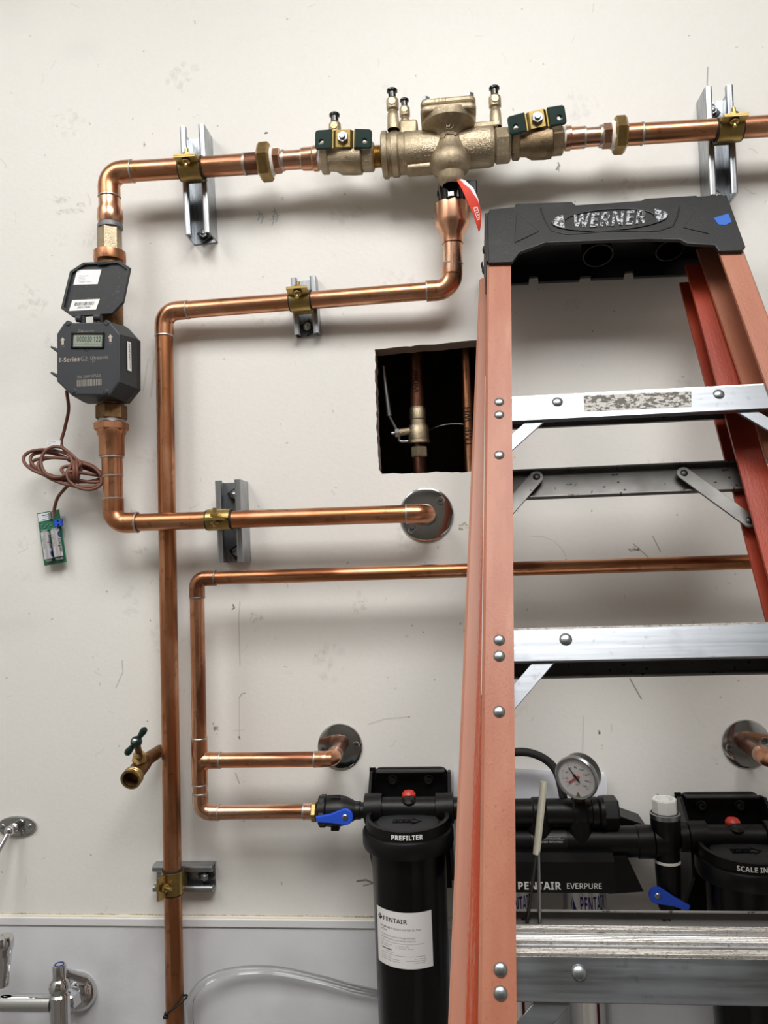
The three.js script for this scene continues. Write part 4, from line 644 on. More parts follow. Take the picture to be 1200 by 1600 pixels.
// ---------------------------------------------------------------- sink fittings at the lower left
{
  const t = thing('sink_faucet', 'chrome wall-mounted sink faucet with short lever handle', 'faucet'), F = at(125, 1546, 0), s = px(95, 1550, 0.06), zf = 0.085, c = at(93, 1585, zf);
  mesh('wall_flange', lathe([[s(31), 0], [s(31.5), s(3)], [s(29), s(10)], [s(20), s(19)], [s(12), s(22)], [0.001, s(22)]], V(F.x, F.y, 0.003), V(0, 0, 1), 40), M.chrome, t);
  mesh('inlet_hex', [hexNut(V(F.x, F.y, 0.02), V(F.x - s(4), F.y, 0.04), s(17)), cyl(V(F.x - s(3), F.y, 0.036), V(c.x, F.y, zf), s(12.5), s(12), 24)], M.chrome, t);
  const top = at(93, 1532, zf); mesh('valve_body', lathe([[s(15), -0.2], [s(15), 0], [s(15.5), s(4)], [s(13), s(7)], [s(15), s(11)], [s(16), s(18)], [s(13), s(25)], [s(9), s(29)], [0.001, s(30)]], V(top.x, at(93, 1558, zf).y, zf), V(0, 1, 0), 36), M.chrome, t);
  mesh('spout_tube', cyl(at(82, 1567, zf), at(-90, 1566, zf), s(13), s(13), 28), M.chrome, t); 
  const hb = at(93, 1534, zf), ht = at(92.5, 1508, zf); const hd = mesh('handle', [lathe([[s(9.5), 0], [s(10), s(3)], [s(10), s(24)], [s(9), s(26)], [0.0003, s(26)]], V(hb.x, hb.y, zf), V(0, 1, 0), 28), cyl(V(hb.x, hb.y + s(16), zf), at(132, 1530, 0.05), s(6), s(8), 20)], M.chrome, t);
  const tor = new THREE.TorusGeometry(s(6.4), s(1), 8, 28); tor.rotateX(Math.PI / 2); tor.translate(hb.x, hb.y + s(26), zf); mesh('index_ring', tor, std({ color: 0x1b2a6a, roughness: 0.3 }), hd);
  const vb = at(4, 1540, zf); mesh('vacuum_breaker', [lathe([[s(9), 0], [s(10), s(4)], [s(11), s(20)], [s(14), s(45)], [s(14.5), s(52)], [s(17), s(58)], [s(17), s(68)], [s(14), s(74)], [s(6), s(76)], [0.001, s(76)]], vb, V(0, 1, 0), 36)], M.chrome, t);
  settle(t);
  const b = thing('brace_rod', 'chrome brace rod on an oval wall flange above the faucet', 'brace'), o = at(28, 1290, 0), e = px(28, 1290, 0);
  const ov = new THREE.Shape(); ov.absellipse(0, 0, e(32), e(15.5), 0, Math.PI * 2); mesh('flange', boxUV(extrude(ov, 0.005, 0.0018, 40)).translate(o.x, o.y, 0), M.plateChrome, b);
  for (const x of [-23, 22]) mesh('screw', dome(V(o.x + e(x), o.y, 0.0045), V(0, 0, 1), e(4.2), 0.002), M.steel, b);
  mesh('eye', [lathe([[e(8), 0], [e(8), 0.009], [e(6), 0.011], [0.0003, 0.011]], V(o.x, o.y, 0.004), V(0, 0, 1), 20), new THREE.SphereGeometry(e(7.5), 20, 14).translate(o.x - e(2), o.y - e(1), 0.02)], M.chrome, b);
  const rt = V(o.x - e(1), o.y, 0.02); mesh('rod', cyl(rt, V(o.x - 0.085, o.y - 0.27, 0.23), 0.0042, 0.0042, 18), M.chrome, b); settle(b);
  // clear hose tied to the drain pipe
  const hz = 0.04; single('clear_hose', tube([at(300, 1640, hz), at(296, 1585, hz), at(300, 1556, hz), at(325, 1530, 0.03), at(370, 1517, 0.02), at(430, 1516, 0.018), at(500, 1530, 0.014), at(560, 1546, 0.012), at(640, 1562, 0.011)], span(6, 400, 1520, 0.03), 90, 16), M.clearHose, 'clear plastic hose curving from the drain pipe behind the prefilter', 'hose');
  const tz = thing('cable_tie', 'black cable tie around the drain pipe near the clear hose', 'cable tie'), q = at(273, 1572, Z1), rr = span(27, 258, 800, Z1) / 2 + 0.0012, pts = []; for (let i = 0; i < 24; i++) { const a = i / 24 * Math.PI * 2; pts.push(V(q.x + Math.cos(a) * rr * (1 + 0.3 * Math.max(0, Math.cos(a))), q.y + Math.cos(a) * 0.012 + 0.002, q.z + Math.sin(a) * rr)); }
  mesh('strap', tube(pts, 0.0015, 96, 8, true), M.blackRubber, tz); mesh('head', box(0.007, 0.005, 0.005, 0.001, q.x - rr * 0.7, q.y - 0.010, q.z + rr * 0.75), M.blackRubber, tz); settle(tz);
}

// ---------------------------------------------------------------- black filter housings
function curved(cx, cz, r, a0, a1, y0, y1, n = 24) {        // a strip of a cylinder facing the room, angle 0 = +z
  const pos = [], uv = [], nor = [], idx = [];
  for (let i = 0; i <= n; i++) { const a = a0 + (a1 - a0) * i / n, x = Math.sin(a), z = Math.cos(a); for (const [y, v] of [[y0, 0], [y1, 1]]) { pos.push(cx + x * r, y, cz + z * r); nor.push(x, 0, z); uv.push(i / n, v); } if (i) { const k = i * 2; idx.push(k - 2, k, k - 1, k - 1, k, k + 1); } }
  const g = new THREE.BufferGeometry(); g.setAttribute('position', new THREE.Float32BufferAttribute(pos, 3)); g.setAttribute('normal', new THREE.Float32BufferAttribute(nor, 3)); g.setAttribute('uv', new THREE.Float32BufferAttribute(uv, 2)); g.setIndex(idx); return g;
}
function bent(text, size, cx, cz, r, y, shift = 0) {         // raised letters wrapped round a cylinder
  const g = letters(text, size, 0.0004); const p = g.attributes.position; for (let i = 0; i < p.count; i++) { const a = (p.getX(i) + shift) / r, R = r + p.getZ(i); p.setXYZ(i, cx + Math.sin(a) * R, y + p.getY(i), cz + Math.cos(a) * R); } g.computeVertexNormals(); return g;
}
const zp = 0.100, zq = 0.064, s0 = px(638, 1266, 0.085), X1 = at(638, 1266, 0.080).x, Y1 = at(638, 1263, zq).y;   // bowl axis and head pipe, metres out from the wall
function filterUnit(X, Y, text, label, shift) {
  const t = thing('filter_housing', label, 'water filter', 'black filter housings'), s = s0, dY = Y - Y1, Zr = zp + s(64);
  const yRim = at(638, 1301, Zr).y + dY, yRing = at(638, 1317, Zr).y + dY, yEnd = at(638, 1347, zp + s(70)).y + dY, yLid = at(638, 1283, zp).y + dY;
  // bracket: wall plate with two raked cheeks and a rounded top lip
  const bw = s(62), yt = at(640, 1203, 0.02).y + dY, sh = new THREE.Shape(); sh.moveTo(-bw, -s(150)); sh.lineTo(-bw, yt - Y - s(14)); sh.quadraticCurveTo(-bw, yt - Y, -bw + s(14), yt - Y); sh.lineTo(bw - s(14), yt - Y); sh.quadraticCurveTo(bw, yt - Y, bw, yt - Y - s(14)); sh.lineTo(bw, -s(150)); sh.closePath();
  const bk = extrude(sh, 0.006, 0.001); bk.translate(X, Y, 0.001);
  const cheek = (m) => { const c = extrude(shape([[0.001, yt - Y - s(6)], [0.022, yt - Y - s(3)], [zq + 0.004, s(4)], [zq + 0.004, -s(60)], [0.001, -s(140)]]), s(5), 0.0008); c.rotateY(-Math.PI / 2); c.translate(X + m * bw + (m > 0 ? s(5) : 0), Y, 0); return c; };
  const lip = box(bw * 2 - s(10), s(5), 0.022, 0.002, X, yt - s(4), 0.012);
  const b = mesh('bracket', [boxUV(bk), boxUV(cheek(-1)), boxUV(cheek(1)), lip, box(s(10), s(38), 0.003, 0, X - bw - s(2), yt - s(20), 0.002)], M.blackPlastic, t);
  for (const m of [-1, 1]) { const q = V(X + m * s(30), yt - s(20), 0.007); const w = mesh('screw', [lathe([[s(8.5), 0], [s(8.5), 0.0015], [s(6), 0.002], [s(6), 0.007], [s(5), 0.008], [s(3), 0.008], [s(2.6), 0.005], [0.0003, 0.005]], q, V(0, 0, 1), 20)], M.darkSteel, b); }
  mesh('head_pipe', [cyl(V(X - s(70), Y, zq), V(X + s(70), Y, zq), s(18), s(18), 36), lathe([[s(20), 0], [s(23.5), s(1)], [s(23.5), s(28)], [s(20), s(29)]], V(X - s(71), Y, zq), V(1, 0, 0), 36), lathe([[s(20), 0], [s(23.5), s(1)], [s(23.5), s(28)], [s(20), s(29)]], V(X + s(42), Y, zq), V(1, 0, 0), 36), lathe([[s(14), 0], [s(17), s(0.5)], [s(17), s(14)]], V(X + s(84), Y, zq), V(-1, 0, 0), 24)], M.blackPlastic, t);
  const lidH = mesh('head_lid', lathe([[s(60), yRing - yLid], [s(60), -s(8)], [s(50), -s(4)], [s(47), 0], [s(30), s(2)], [0.001, s(2.5)]], V(X, yLid, zp), V(0, 1, 0), 48), M.lidPlastic, t);
  // flow arrow outline on the lid
  const ar = new THREE.Shape([[-22, -6], [8, -6], [8, -11], [22, 0], [8, 11], [8, 6], [-22, 6]].map(([x, y]) => new THREE.Vector2(s(x), s(y) * 1.2))); ar.holes.push(new THREE.Path([[-20, -4], [10, -4], [10, -7], [18.5, 0], [10, 7], [10, 4], [-20, 4]].map(([x, y]) => new THREE.Vector2(s(x), s(y) * 1.2))));
  const ag = extrude(ar, 0.001); ag.rotateX(-Math.PI / 2); ag.translate(X, yLid + s(2.2), zp + s(8)); const fl = letters('FLOW', s(6.5), 0.001); fl.rotateX(-Math.PI / 2); fl.translate(X - s(6), yLid + s(2.2), zp + s(8)); mesh('flow_arrow', [ag, fl], M.blackGloss, lidH);
  // saddle rim rising to the pipe ends
  const n = 60, pos = [], idx = [], R = s(64), Ri = s(58); for (let i = 0; i <= n; i++) { const a = -Math.PI * 0.68 + Math.PI * 1.36 * i / n, top = yRim + (Y + s(2) - yRim) * Math.pow(Math.min(1, Math.abs(Math.sin(a))), 3.2) * (Math.abs(a) > Math.PI / 2 ? 1 : 1); for (const [r, y] of [[R, yRing - s(4)], [R, top], [Ri, top], [Ri, yRing - s(4)]]) pos.push(X + Math.sin(a) * r, y, zp + Math.cos(a) * r); if (i) for (let k = 0; k < 3; k++) { const q = i * 4 + k; idx.push(q - 4, q, q - 3, q - 3, q, q + 1); } }
  const rim = new THREE.BufferGeometry(); rim.setAttribute('position', new THREE.Float32BufferAttribute(pos, 3)); rim.setIndex(idx); const rimF = creased(rim, 0.5); boxUV(rimF);
  mesh('head_rim', rimF, M.blackPlastic, t);
  mesh('collar', lathe([[s(64), yRing - yEnd + s(1)], [s(68), yRing - yEnd], [s(70), yRing - yEnd - s(3)], [s(70), s(6)], [s(68), 0], [s(58), -s(3)]], V(X, yEnd, zp), V(0, 1, 0), 56), M.blackPlastic, t);
  mesh('head_text', bent(text, s(6.9), X, zp, s(64.1), (yRim + yRing) / 2 - s(0.5), s(shift)), M.white, t);
  mesh('button', [lathe([[s(11), 0], [s(11), s(6)], [s(8), s(10)], [0.0003, s(11)]], V(X + s(0), Y + s(15), zq - s(6)), V(0, 1, 0.0), 24)], M.red, t, 'red relief button'); mesh('button_seat', lathe([[s(11), 0], [s(11.5), s(2)], [s(8), s(6)], [0.0003, s(6.5)]], V(X + s(1), Y + s(14), zq + s(8)), V(0, 1, 0.25), 24), M.blackPlastic, t);
  mesh('bowl', lathe([[0.001, -s(420)], [s(40), -s(415)], [s(50), -s(400)], [s(54), -s(380)], [s(57), 0], [s(60), s(4)]], V(X, yEnd, zp), V(0, 1, 0), 56), M.blackGlossy, t);
  return t;
}
M.blackGlossy = phys({ color: 0x09090a, specularIntensity: 0.6, roughness: 0.24, bumpMap: bumpSoft, bumpScale: 0.00006 });
{
  const t = filterUnit(X1, Y1, 'PREFILTER', 'black prefilter housing with white paper label on its bowl', 3);
  const lab = canvasTex(1000, 1000, (c) => {
    c.fillStyle = '#e4e2e1'; c.fillRect(0, 0, 1000, 1000); c.fillStyle = '#1d1d20';
    c.save(); c.translate(95, 165); c.rotate(0.785); c.fillRect(-42, -42, 84, 84); c.fillStyle = '#e4e2e1'; c.fillRect(-42, -12, 50, 9); c.fillRect(-42, 12, 40, 9); c.restore();
    c.fillStyle = '#1d1d20'; c.font = 'bold 112px sans-serif'; c.fillText('PENTAIR', 165, 205, 430); c.font = 'bold 46px sans-serif'; c.fillText('EVERPURE', 100, 330, 210); c.font = '46px sans-serif'; c.fillText('E-SERIES WATER FILTER', 322, 330, 510); c.fillText('SYSTEMS', 100, 384, 150);
    c.font = '34px sans-serif'; c.fillText('E-10 (4 GPM) Replacement Cartridge EV9534-06', 100, 470, 620); c.fillText('E-20 (8 GPM) Replacement Cartridge EV9534-26', 100, 522, 620); c.fillRect(100, 560, 760, 5);
    c.font = '26px sans-serif'; c.fillText('Temperature Range', 100, 620, 240); c.fillText('Pressure Range', 100, 656, 190); c.fillText('35 - 100\u00b0F (2 - 38\u00b0C)', 390, 620, 300); c.fillText('10 - 125 psi (0.7 - 8.6 bar)', 390, 656, 330); c.fillRect(120, 690, 210, 18); c.fillText('Part No. 312260', 180, 750, 170); c.fillRect(110, 780, 760, 5);
    c.font = '24px sans-serif'; c.fillText('Filtration Solutions', 110, 830, 220); c.fillText('1040 Muirfield Drive, Hanover Park', 110, 866, 340); c.fillText('Illinois 60133 USA, 800.942.1153', 110, 902, 430); c.fillText('www.pentair.com', 700, 830, 180); c.fillText('Made in USA. All rights reserved', 560, 866, 320); c.fillText('1987701 Rev B', 700, 902, 180);
  });
  const s = s0; mesh('label', curved(X1, zp, s(57.25), -58 * D2R, 36 * D2R, at(640, 1514, zp + s(56)).y, at(640, 1426, zp + s(56)).y), std({ map: lab, roughness: 0.55 }), t, 'white paper label with black print'); settle(t);
  const wA = at(640, 1222, 0.004), wB = at(1122, 1262, 0.004);
  const t2 = filterUnit(X1 + wB.x - wA.x, Y1 + wB.y - wA.y, 'SCALE INHIBITOR', 'black scale inhibitor housing at the right edge of the frame', 8); settle(t2);
}
// grey-blue lever valve before the prefilter
function blueLever(parent, c, tip, s, w) {
  const d = dirOf(c, tip), L = c.distanceTo(tip), sh = new THREE.Shape(), r = s(w); sh.absarc(0, 0, r, Math.PI * 0.42, Math.PI * 1.58); sh.lineTo(L * 0.5, -r * 0.55); sh.lineTo(L, -r * 0.45); sh.lineTo(L, r * 0.25); sh.lineTo(L * 0.5, r * 0.55); sh.closePath();
  const g = extrude(sh, 0.006, 0.0012, 20), ang = Math.atan2(d.y, d.x); g.rotateZ(ang); g.translate(c.x, c.y, c.z); const m = mesh('lever', boxUV(creased(g, 0.3)), M.blue, parent, 'blue plastic lever'); mesh('screw', [lathe([[s(4.6), 0], [s(4.6), 0.0012], [s(3.4), 0.002], [0.0003, 0.002]], c.clone().add(V(0, 0, 0.0055)), V(0, 0, 1), 18)], M.steel, m);
}
{
  const t = thing('inlet_valve', 'black plastic valve with blue lever at the prefilter inlet', 'valve'), z = 0.072, s = px(525, 1266, z), a = at(498, 1267, z), b = at(570, 1266, z), d = dirOf(a, b);
  mesh('body', [lathe([[0.001, 0], [s(17), 0], [s(23), s(1.5)], [s(23), s(12)], [s(22), s(13)], [s(23.5), s(15)], [s(23.5), s(33)], [s(21), s(44)], [s(14), s(58)], [s(13.5), s(60)], [s(13.5), s(66)], [s(12), s(67)], [s(12), s(80)]], a, d, 32)], M.blackPlastic, t);
  mesh('union_collar', hexNut(a.clone().addScaledVector(d, s(1.5)), a.clone().addScaledVector(d, s(13)), s(25)), M.blackPlastic, t);
  const k = at(526, 1247, z), k2 = at(525, 1291, z); mesh('clip', [box(s(14), s(9), s(14), s(1), k.x, k.y, z + 0.004), box(s(13), s(7), s(14), s(1), k2.x, k2.y, z + 0.004)], M.blackPlastic, t);
  mesh('stem', cyl(at(539, 1276, z), at(540, 1276, z + s(25)), s(9), s(9), 18), M.blackPlastic, t);
  blueLever(t, at(540, 1275, z + s(24)), at(495, 1280, z + s(24)), s, 12); settle(t);
}
// twin manifold with hanging cartridges
const zm = 0.082;
{
  const t = thing('filter_manifold', 'black twin filter manifold behind the ladder with white lettering', 'manifold'), s = px(880, 1300, zm), yU = at(880, 1270, zm).y, yD = at(880, 1315, zm).y, X = (u) => at(u, 1290, zm).x, H = V(1, 0, 0);
  const xl = X1 + s0(84);
  mesh('upper_tube', [cyl(V(xl, yU, zm), V(X(934), yU, zm), s(21.5), s(21.5), 36), ...[842, 905].map((u) => lathe([[s(21), 0], [s(24), s(3)], [s(24), s(20)], [s(21), s(23)]], V(X(u) - s(11), yU, zm), H, 36))], M.blackPlastic, t);
  mesh('end_cap', [lathe([[s(21), -s(14)], [s(24), -s(13)], [s(24), -s(4)], [s(22), -s(3)], [s(25), 0], [s(25), s(6)]], V(X(938), yU, zm), H, 36), hexNut(V(X(940), yU, zm), V(X(966), yU, zm), s(26.5))], M.blackPlastic, t);
  mesh('lower_tube', [cyl(V(xl, yD, zm), V(X(995), yD, zm), s(23), s(23), 36), lathe([[s(23), 0], [s(24.5), s(2)], [s(24.5), s(24)], [s(22), s(25)]], V(X(992), yD, zm), H, 36), ...[842, 905].map((u) => cyl(V(X(u), yU, zm + s(4)), V(X(u), yD - s(6), zm + s(4)), s(20), s(18), 28))], M.blackPlastic, t);
  mesh('gauge_port', cyl(V(X(907), yU + s(10), zm), V(X(907), yU + s(27), zm), s(8), s(7), 18), M.castDark, t);
  // lower channel with the maker's lettering
  const zt = zm + 0.045, ya = at(880, 1347, zt).y, yb = at(880, 1395, zt).y, x0 = xl + 0.01, x1 = at(962, 1370, zt).x, pr = shape([[0, yb], [zt, yb], [zt, ya], [zt - 0.012, ya + 0.008], [0, ya + 0.012]]), ch = extrude(pr, x1 - x0, 0.001); ch.rotateY(-Math.PI / 2); ch.translate(x1, 0, 0); const chm = mesh('channel', boxUV(ch), M.blackPlastic, t);
  mesh('channel_foot', [extrude(shape([[at(955, 1345, zt).x, ya], [at(985, 1345, zt).x, ya], [at(1012, 1402, zt).x, at(1012, 1404, zt).y], [at(955, 1402, zt).x, at(1012, 1408, zt).y]]), 0.03, 0.001).translate(0, 0, zt - 0.05)], M.blackPlastic, t);
  const e = px(880, 1384, zt), l1 = letters('PENTAIR', e(12), 0.0004), l2 = letters('EVERPURE', e(8.6), 0.0004, fontR); l1.scale(0.98, 1, 1); l1.translate(at(843, 1384, zt).x, at(843, 1384, zt).y, zt); l2.translate(at(913, 1384.5, zt).x, at(913, 1384.5, zt).y, zt); mesh('lettering', [l1, l2], M.white, chm);
  mesh('spec_label', curved(0, zm, s(24.8), -0.15, 1.15, -s(27), s(27)).rotateZ(Math.PI / 2).translate(X(855), yD, 0), std({ map: (() => { const c0 = canvasTex(640, 640, (c) => { c.fillStyle = '#101012'; c.fillRect(0, 0, 640, 640); c.save(); c.translate(320, 320); c.rotate(-Math.PI / 2); c.scale(-1, 1); c.scale(-1, 1); c.fillStyle = '#c9c9c9'; c.textAlign = 'center'; c.font = 'bold 64px sans-serif'; c.fillText('HIGH FLOW CSR TWIN', 0, -60, 480); c.font = '30px sans-serif'; c.fillText('Working Pressure 10-125 psi non-shock', 0, -10, 540); c.fillText('Maximum Temperature 100\u00b0F', 0, 34, 400); c.fillText('Pentair Filtration, Hanover Park IL', 0, 78, 560); c.restore(); }); return c0; })(), roughness: 0.4 }), t, 'small black label with white print');
  mesh('wall_arm', extrude(shape([[at(964, 1268, 0.03).x, at(964, 1268, 0.03).y], [at(1004, 1282, 0.03).x, at(1004, 1282, 0.03).y], [at(1004, 1300, 0.03).x, at(1004, 1300, 0.03).y], [at(964, 1300, 0.03).x, at(964, 1300, 0.03).y]]), 0.05, 0.001), M.blackPlastic, t);
  mesh('back_plate', box(X(960) - xl, 0.06, 0.02, 0.002, (xl + X(960)) / 2, yD - 0.018, 0.012), M.blackPlastic, t);
  settle(t);
  // tee with white plug and blue lever, feeding the scale housing
  const g = thing('tee_valve', 'black plastic tee valve with white threaded plug and blue lever', 'valve'), q = px(1040, 1310, zm), xt = at(1041, 1310, zm).x, y = (v) => at(1041, v, zm).y, wA = at(640, 1222, 0.004), wB = at(1122, 1262, 0.004), xr = X1 + wB.x - wA.x - s0(84), yr = Y1 + wB.y - wA.y;
  mesh('body', [lathe([[q(16), 0], [q(17), q(2)], [q(18), q(40)], [q(19), q(60)], [q(19), q(75)], [q(18.5), q(100)], [q(22.5), q(118)], [q(22.5), q(146)], [q(21), q(148)], [q(15), q(148)]], V(xt, y(1420), zm), V(0, 1, 0), 36), cyl(V(X(992) + s(27), yD, zm), V(xt, yD, zm), q(22), q(22), 30), cyl(V(xt, yr, zm - 0.012), V(xr + 0.004, yr, zq), q(17), q(17), 30), lathe([[q(18), 0], [q(22), q(1)], [q(22), q(14)], [q(18), q(15)]], V(xt + q(22), yr, zm - 0.016), H, 30)], M.blackPlastic, g);
  mesh('snap_ring', lathe([[q(21), 0], [q(23), q(1)], [q(23), q(8)], [q(21), q(9)]], V(xt, y(1278), zm), V(0, 1, 0), 36), M.steel, g); mesh('thread_tape', lathe([[q(17), 0], [q(20), q(2)], [q(19), q(6)], [q(16), q(7)]], V(xt, y(1348), zm), V(0, 1, 0), 28), M.tape, g);
  mesh('plug', [lathe([[q(19), 0], [q(19), q(22)], [q(18), q(24)], [q(14), q(24)], [q(13.5), q(14)], [0.0003, q(14)]], V(xt, y(1272), zm), V(0, 1, 0), 8, true)], M.white, g, 'white hollow threaded plug');
  mesh('stem', cyl(V(at(1027, 1397, zm).x, y(1397), zm), V(at(1027, 1397, zm).x, y(1397), zm + q(20)), q(9), q(9), 18), M.blackPlastic, g); blueLever(g, at(1026, 1397, zm + q(19)), at(1076, 1416, zm + q(19)), q, 12.5); settle(g);
  // cartridges
  [[914, 'silver filter cartridge under the manifold with a blue printed mark'], [801, 'silver filter cartridge under the manifold, nearest the ladder rail']].forEach(([u, lab], i) => {
    const c = thing('filter_cartridge', lab, 'filter cartridge', 'silver cartridges'), zc = 0.072, r = span(33, u, 1420, zc), xc = at(u, 1420, zc).x, yt = yb + 0.004;
    mesh('canister', lathe([[0.001, -0.42], [r * 0.8, -0.41], [r, -0.39], [r, -0.012], [r * 0.9, -0.004], [r * 0.9, 0.0], [0.001, 0.001]], V(xc, yt, zc), V(0, 1, 0), 40), M.silverLabel, c);
    const tx = canvasTex(1024, 1024, (k) => { k.fillStyle = '#c9c8cb'; k.fillRect(0, 0, 1024, 1024); k.fillStyle = '#2b2870'; k.font = 'bold 150px sans-serif'; k.fillText('PENTAIR', 340, 190, 620); k.beginPath(); k.moveTo(180, 90); k.lineTo(290, 200); k.lineTo(180, 200); k.closePath(); k.fill(); k.fillStyle = '#6f8f3a'; k.beginPath(); k.moveTo(120, 150); k.lineTo(170, 100); k.lineTo(170, 200); k.closePath(); k.fill(); k.fillStyle = '#5a1f2c'; k.fillRect(600, 640, 60, 384); k.fillStyle = '#e8e6e2'; k.fillRect(300, 620, 280, 404); k.fillStyle = '#202022'; k.font = '40px sans-serif'; k.fillText('CSR', 820, 800); });
    mesh('label', curved(xc, zc, r * 1.004, -1.1, 1.1, yt - 0.2, yt - 0.005), std({ map: tx, metalness: 0.8, roughness: 0.32 }), c); settle(c);
  });
  // gauge
  const ga = thing('pressure_gauge', 'round pressure gauge with steel rim on the black manifold', 'gauge'), zg = 0.115, c = at(900, 1216, zg), N = V(-0.50, -0.13, 0.86).normalize(), w = px(900, 1216, zg);
  mesh('case', lathe([[0.001, -w(28)], [w(28), -w(28)], [w(32), -w(24)], [w(33), -w(2)]], c, N, 44), M.blackGloss, ga); mesh('bezel', lathe([[w(30), -w(5)], [w(34.5), -w(5)], [w(35), -w(1)], [w(33), w(2)], [w(30.5), w(1.5)], [w(30), -w(2)]], c, N, 48), M.steel, ga);
  const face = new THREE.CircleGeometry(w(30.5), 48), up = V(0, 1, 0).addScaledVector(N, -N.y).normalize(), FM = new THREE.Matrix4().makeBasis(up.clone().cross(N), up, N);
  face.applyMatrix4(FM.clone().setPosition(c.clone().addScaledVector(N, -w(2)))); const dial = mesh('dial', face, std({ roughness: 0.4, map: canvasTex(512, 512, (k) => { k.fillStyle = '#c9c6c6'; k.fillRect(0, 0, 512, 512); k.translate(256, 256); k.fillStyle = '#2a2a2c'; k.strokeStyle = '#2a2a2c'; for (let i = 0; i <= 40; i++) { const a = (135 + i * 6.75) * D2R; k.lineWidth = i % 5 ? 3 : 7; k.beginPath(); k.moveTo(Math.cos(a) * 200, Math.sin(a) * 200); k.lineTo(Math.cos(a) * (i % 5 ? 186 : 174), Math.sin(a) * (i % 5 ? 186 : 174)); k.stroke(); } k.font = 'bold 40px sans-serif'; k.textAlign = 'center'; k.textBaseline = 'middle'; for (let i = 0; i <= 8; i++) { const a = (135 + i * 33.75) * D2R; k.fillText(String(i * 20), Math.cos(a) * 140, Math.sin(a) * 140); } k.font = '34px sans-serif'; k.fillText('psi', 0, 90); k.fillStyle = '#a52a24'; k.fillRect(-150, 70, 90, 12); }) }), ga);
  const hand = (ang, col, l, ww) => { const h = shape([[-w(6), -w(ww)], [w(l), -w(0.4)], [w(l), w(0.4)], [-w(6), w(ww)]]), gg = extrude(h, 0.0006); gg.rotateZ(ang); gg.applyMatrix4(FM.clone().setPosition(c.clone().addScaledVector(N, -w(1)))); mesh('hand', gg, col, dial); }; hand(2.2, M.blackPlastic, 18, 1.6); hand(3.7, M.red, 16, 1.8); hand(-0.9, M.blackPlastic, 9, 2.4);
  mesh('glass', new THREE.CircleGeometry(w(30.8), 40).applyMatrix4(FM.clone().setPosition(c.clone().addScaledVector(N, w(0.8)))), M.glass, ga);
  const st = c.clone().addScaledVector(N, -w(12)); mesh('stem', [cyl(V(X(907), yU + s(18), zm), V(st.x, st.y - w(28), st.z), w(8), w(8), 16), cyl(V(st.x, st.y - w(34), st.z), st, w(7), w(7), 16)], M.castDark, ga); settle(ga);
  // hose arching from behind the rail into the manifold
  single('black_hose', tube([at(770, 1205, 0.05), at(785, 1182, 0.05), at(808, 1175, 0.05), at(834, 1178, 0.05), at(858, 1191, 0.05), at(872, 1212, 0.055), V(at(880, 1235, 0.07).x, yU + 0.016, 0.07)], span(6.3, 830, 1180, 0.05), 60, 14), M.blackRubber, 'black rubber hose arching over to the pressure gauge', 'hose');
  // pouch of papers tucked behind the manifold
  const sheet = (pts, z, wob) => { const n = 16, m = 6, pos = [], idx = []; for (let j = 0; j <= m; j++) for (let i = 0; i <= n; i++) { const a = i / n, b = j / m, u = (pts[0][0] * (1 - a) + pts[1][0] * a) * (1 - b) + (pts[3][0] * (1 - a) + pts[2][0] * a) * b, v = (pts[0][1] * (1 - a) + pts[1][1] * a) * (1 - b) + (pts[3][1] * (1 - a) + pts[2][1] * a) * b, p = at(u, v, z + wob * Math.sin(a * 7 + b * 2) + 0.012 * b); pos.push(p.x, p.y, p.z); if (i && j) { const k = j * (n + 1) + i; idx.push(k - n - 2, k - 1, k - n - 1, k - n - 1, k - 1, k); } } const g2 = new THREE.BufferGeometry(); g2.setAttribute('position', new THREE.Float32BufferAttribute(pos, 3)); g2.setIndex(idx); g2.computeVertexNormals(); boxUV(g2); return g2; };
  const pb = thing('document_pouch', 'clear plastic pouch of white papers tucked behind the black manifold', 'pouch');
  mesh('paper', sheet([[724, 1206], [938, 1200], [942, 1258], [724, 1258]], 0.006, 0.001), M.paper, pb); mesh('paper', sheet([[724, 1212], [944, 1206], [946, 1260], [724, 1260]], 0.010, 0.001), M.paper, pb); mesh('sleeve', sheet([[709, 1194], [948, 1210], [948, 1262], [709, 1262]], 0.015, 0.0015), M.poly, pb); settle(pb);
}

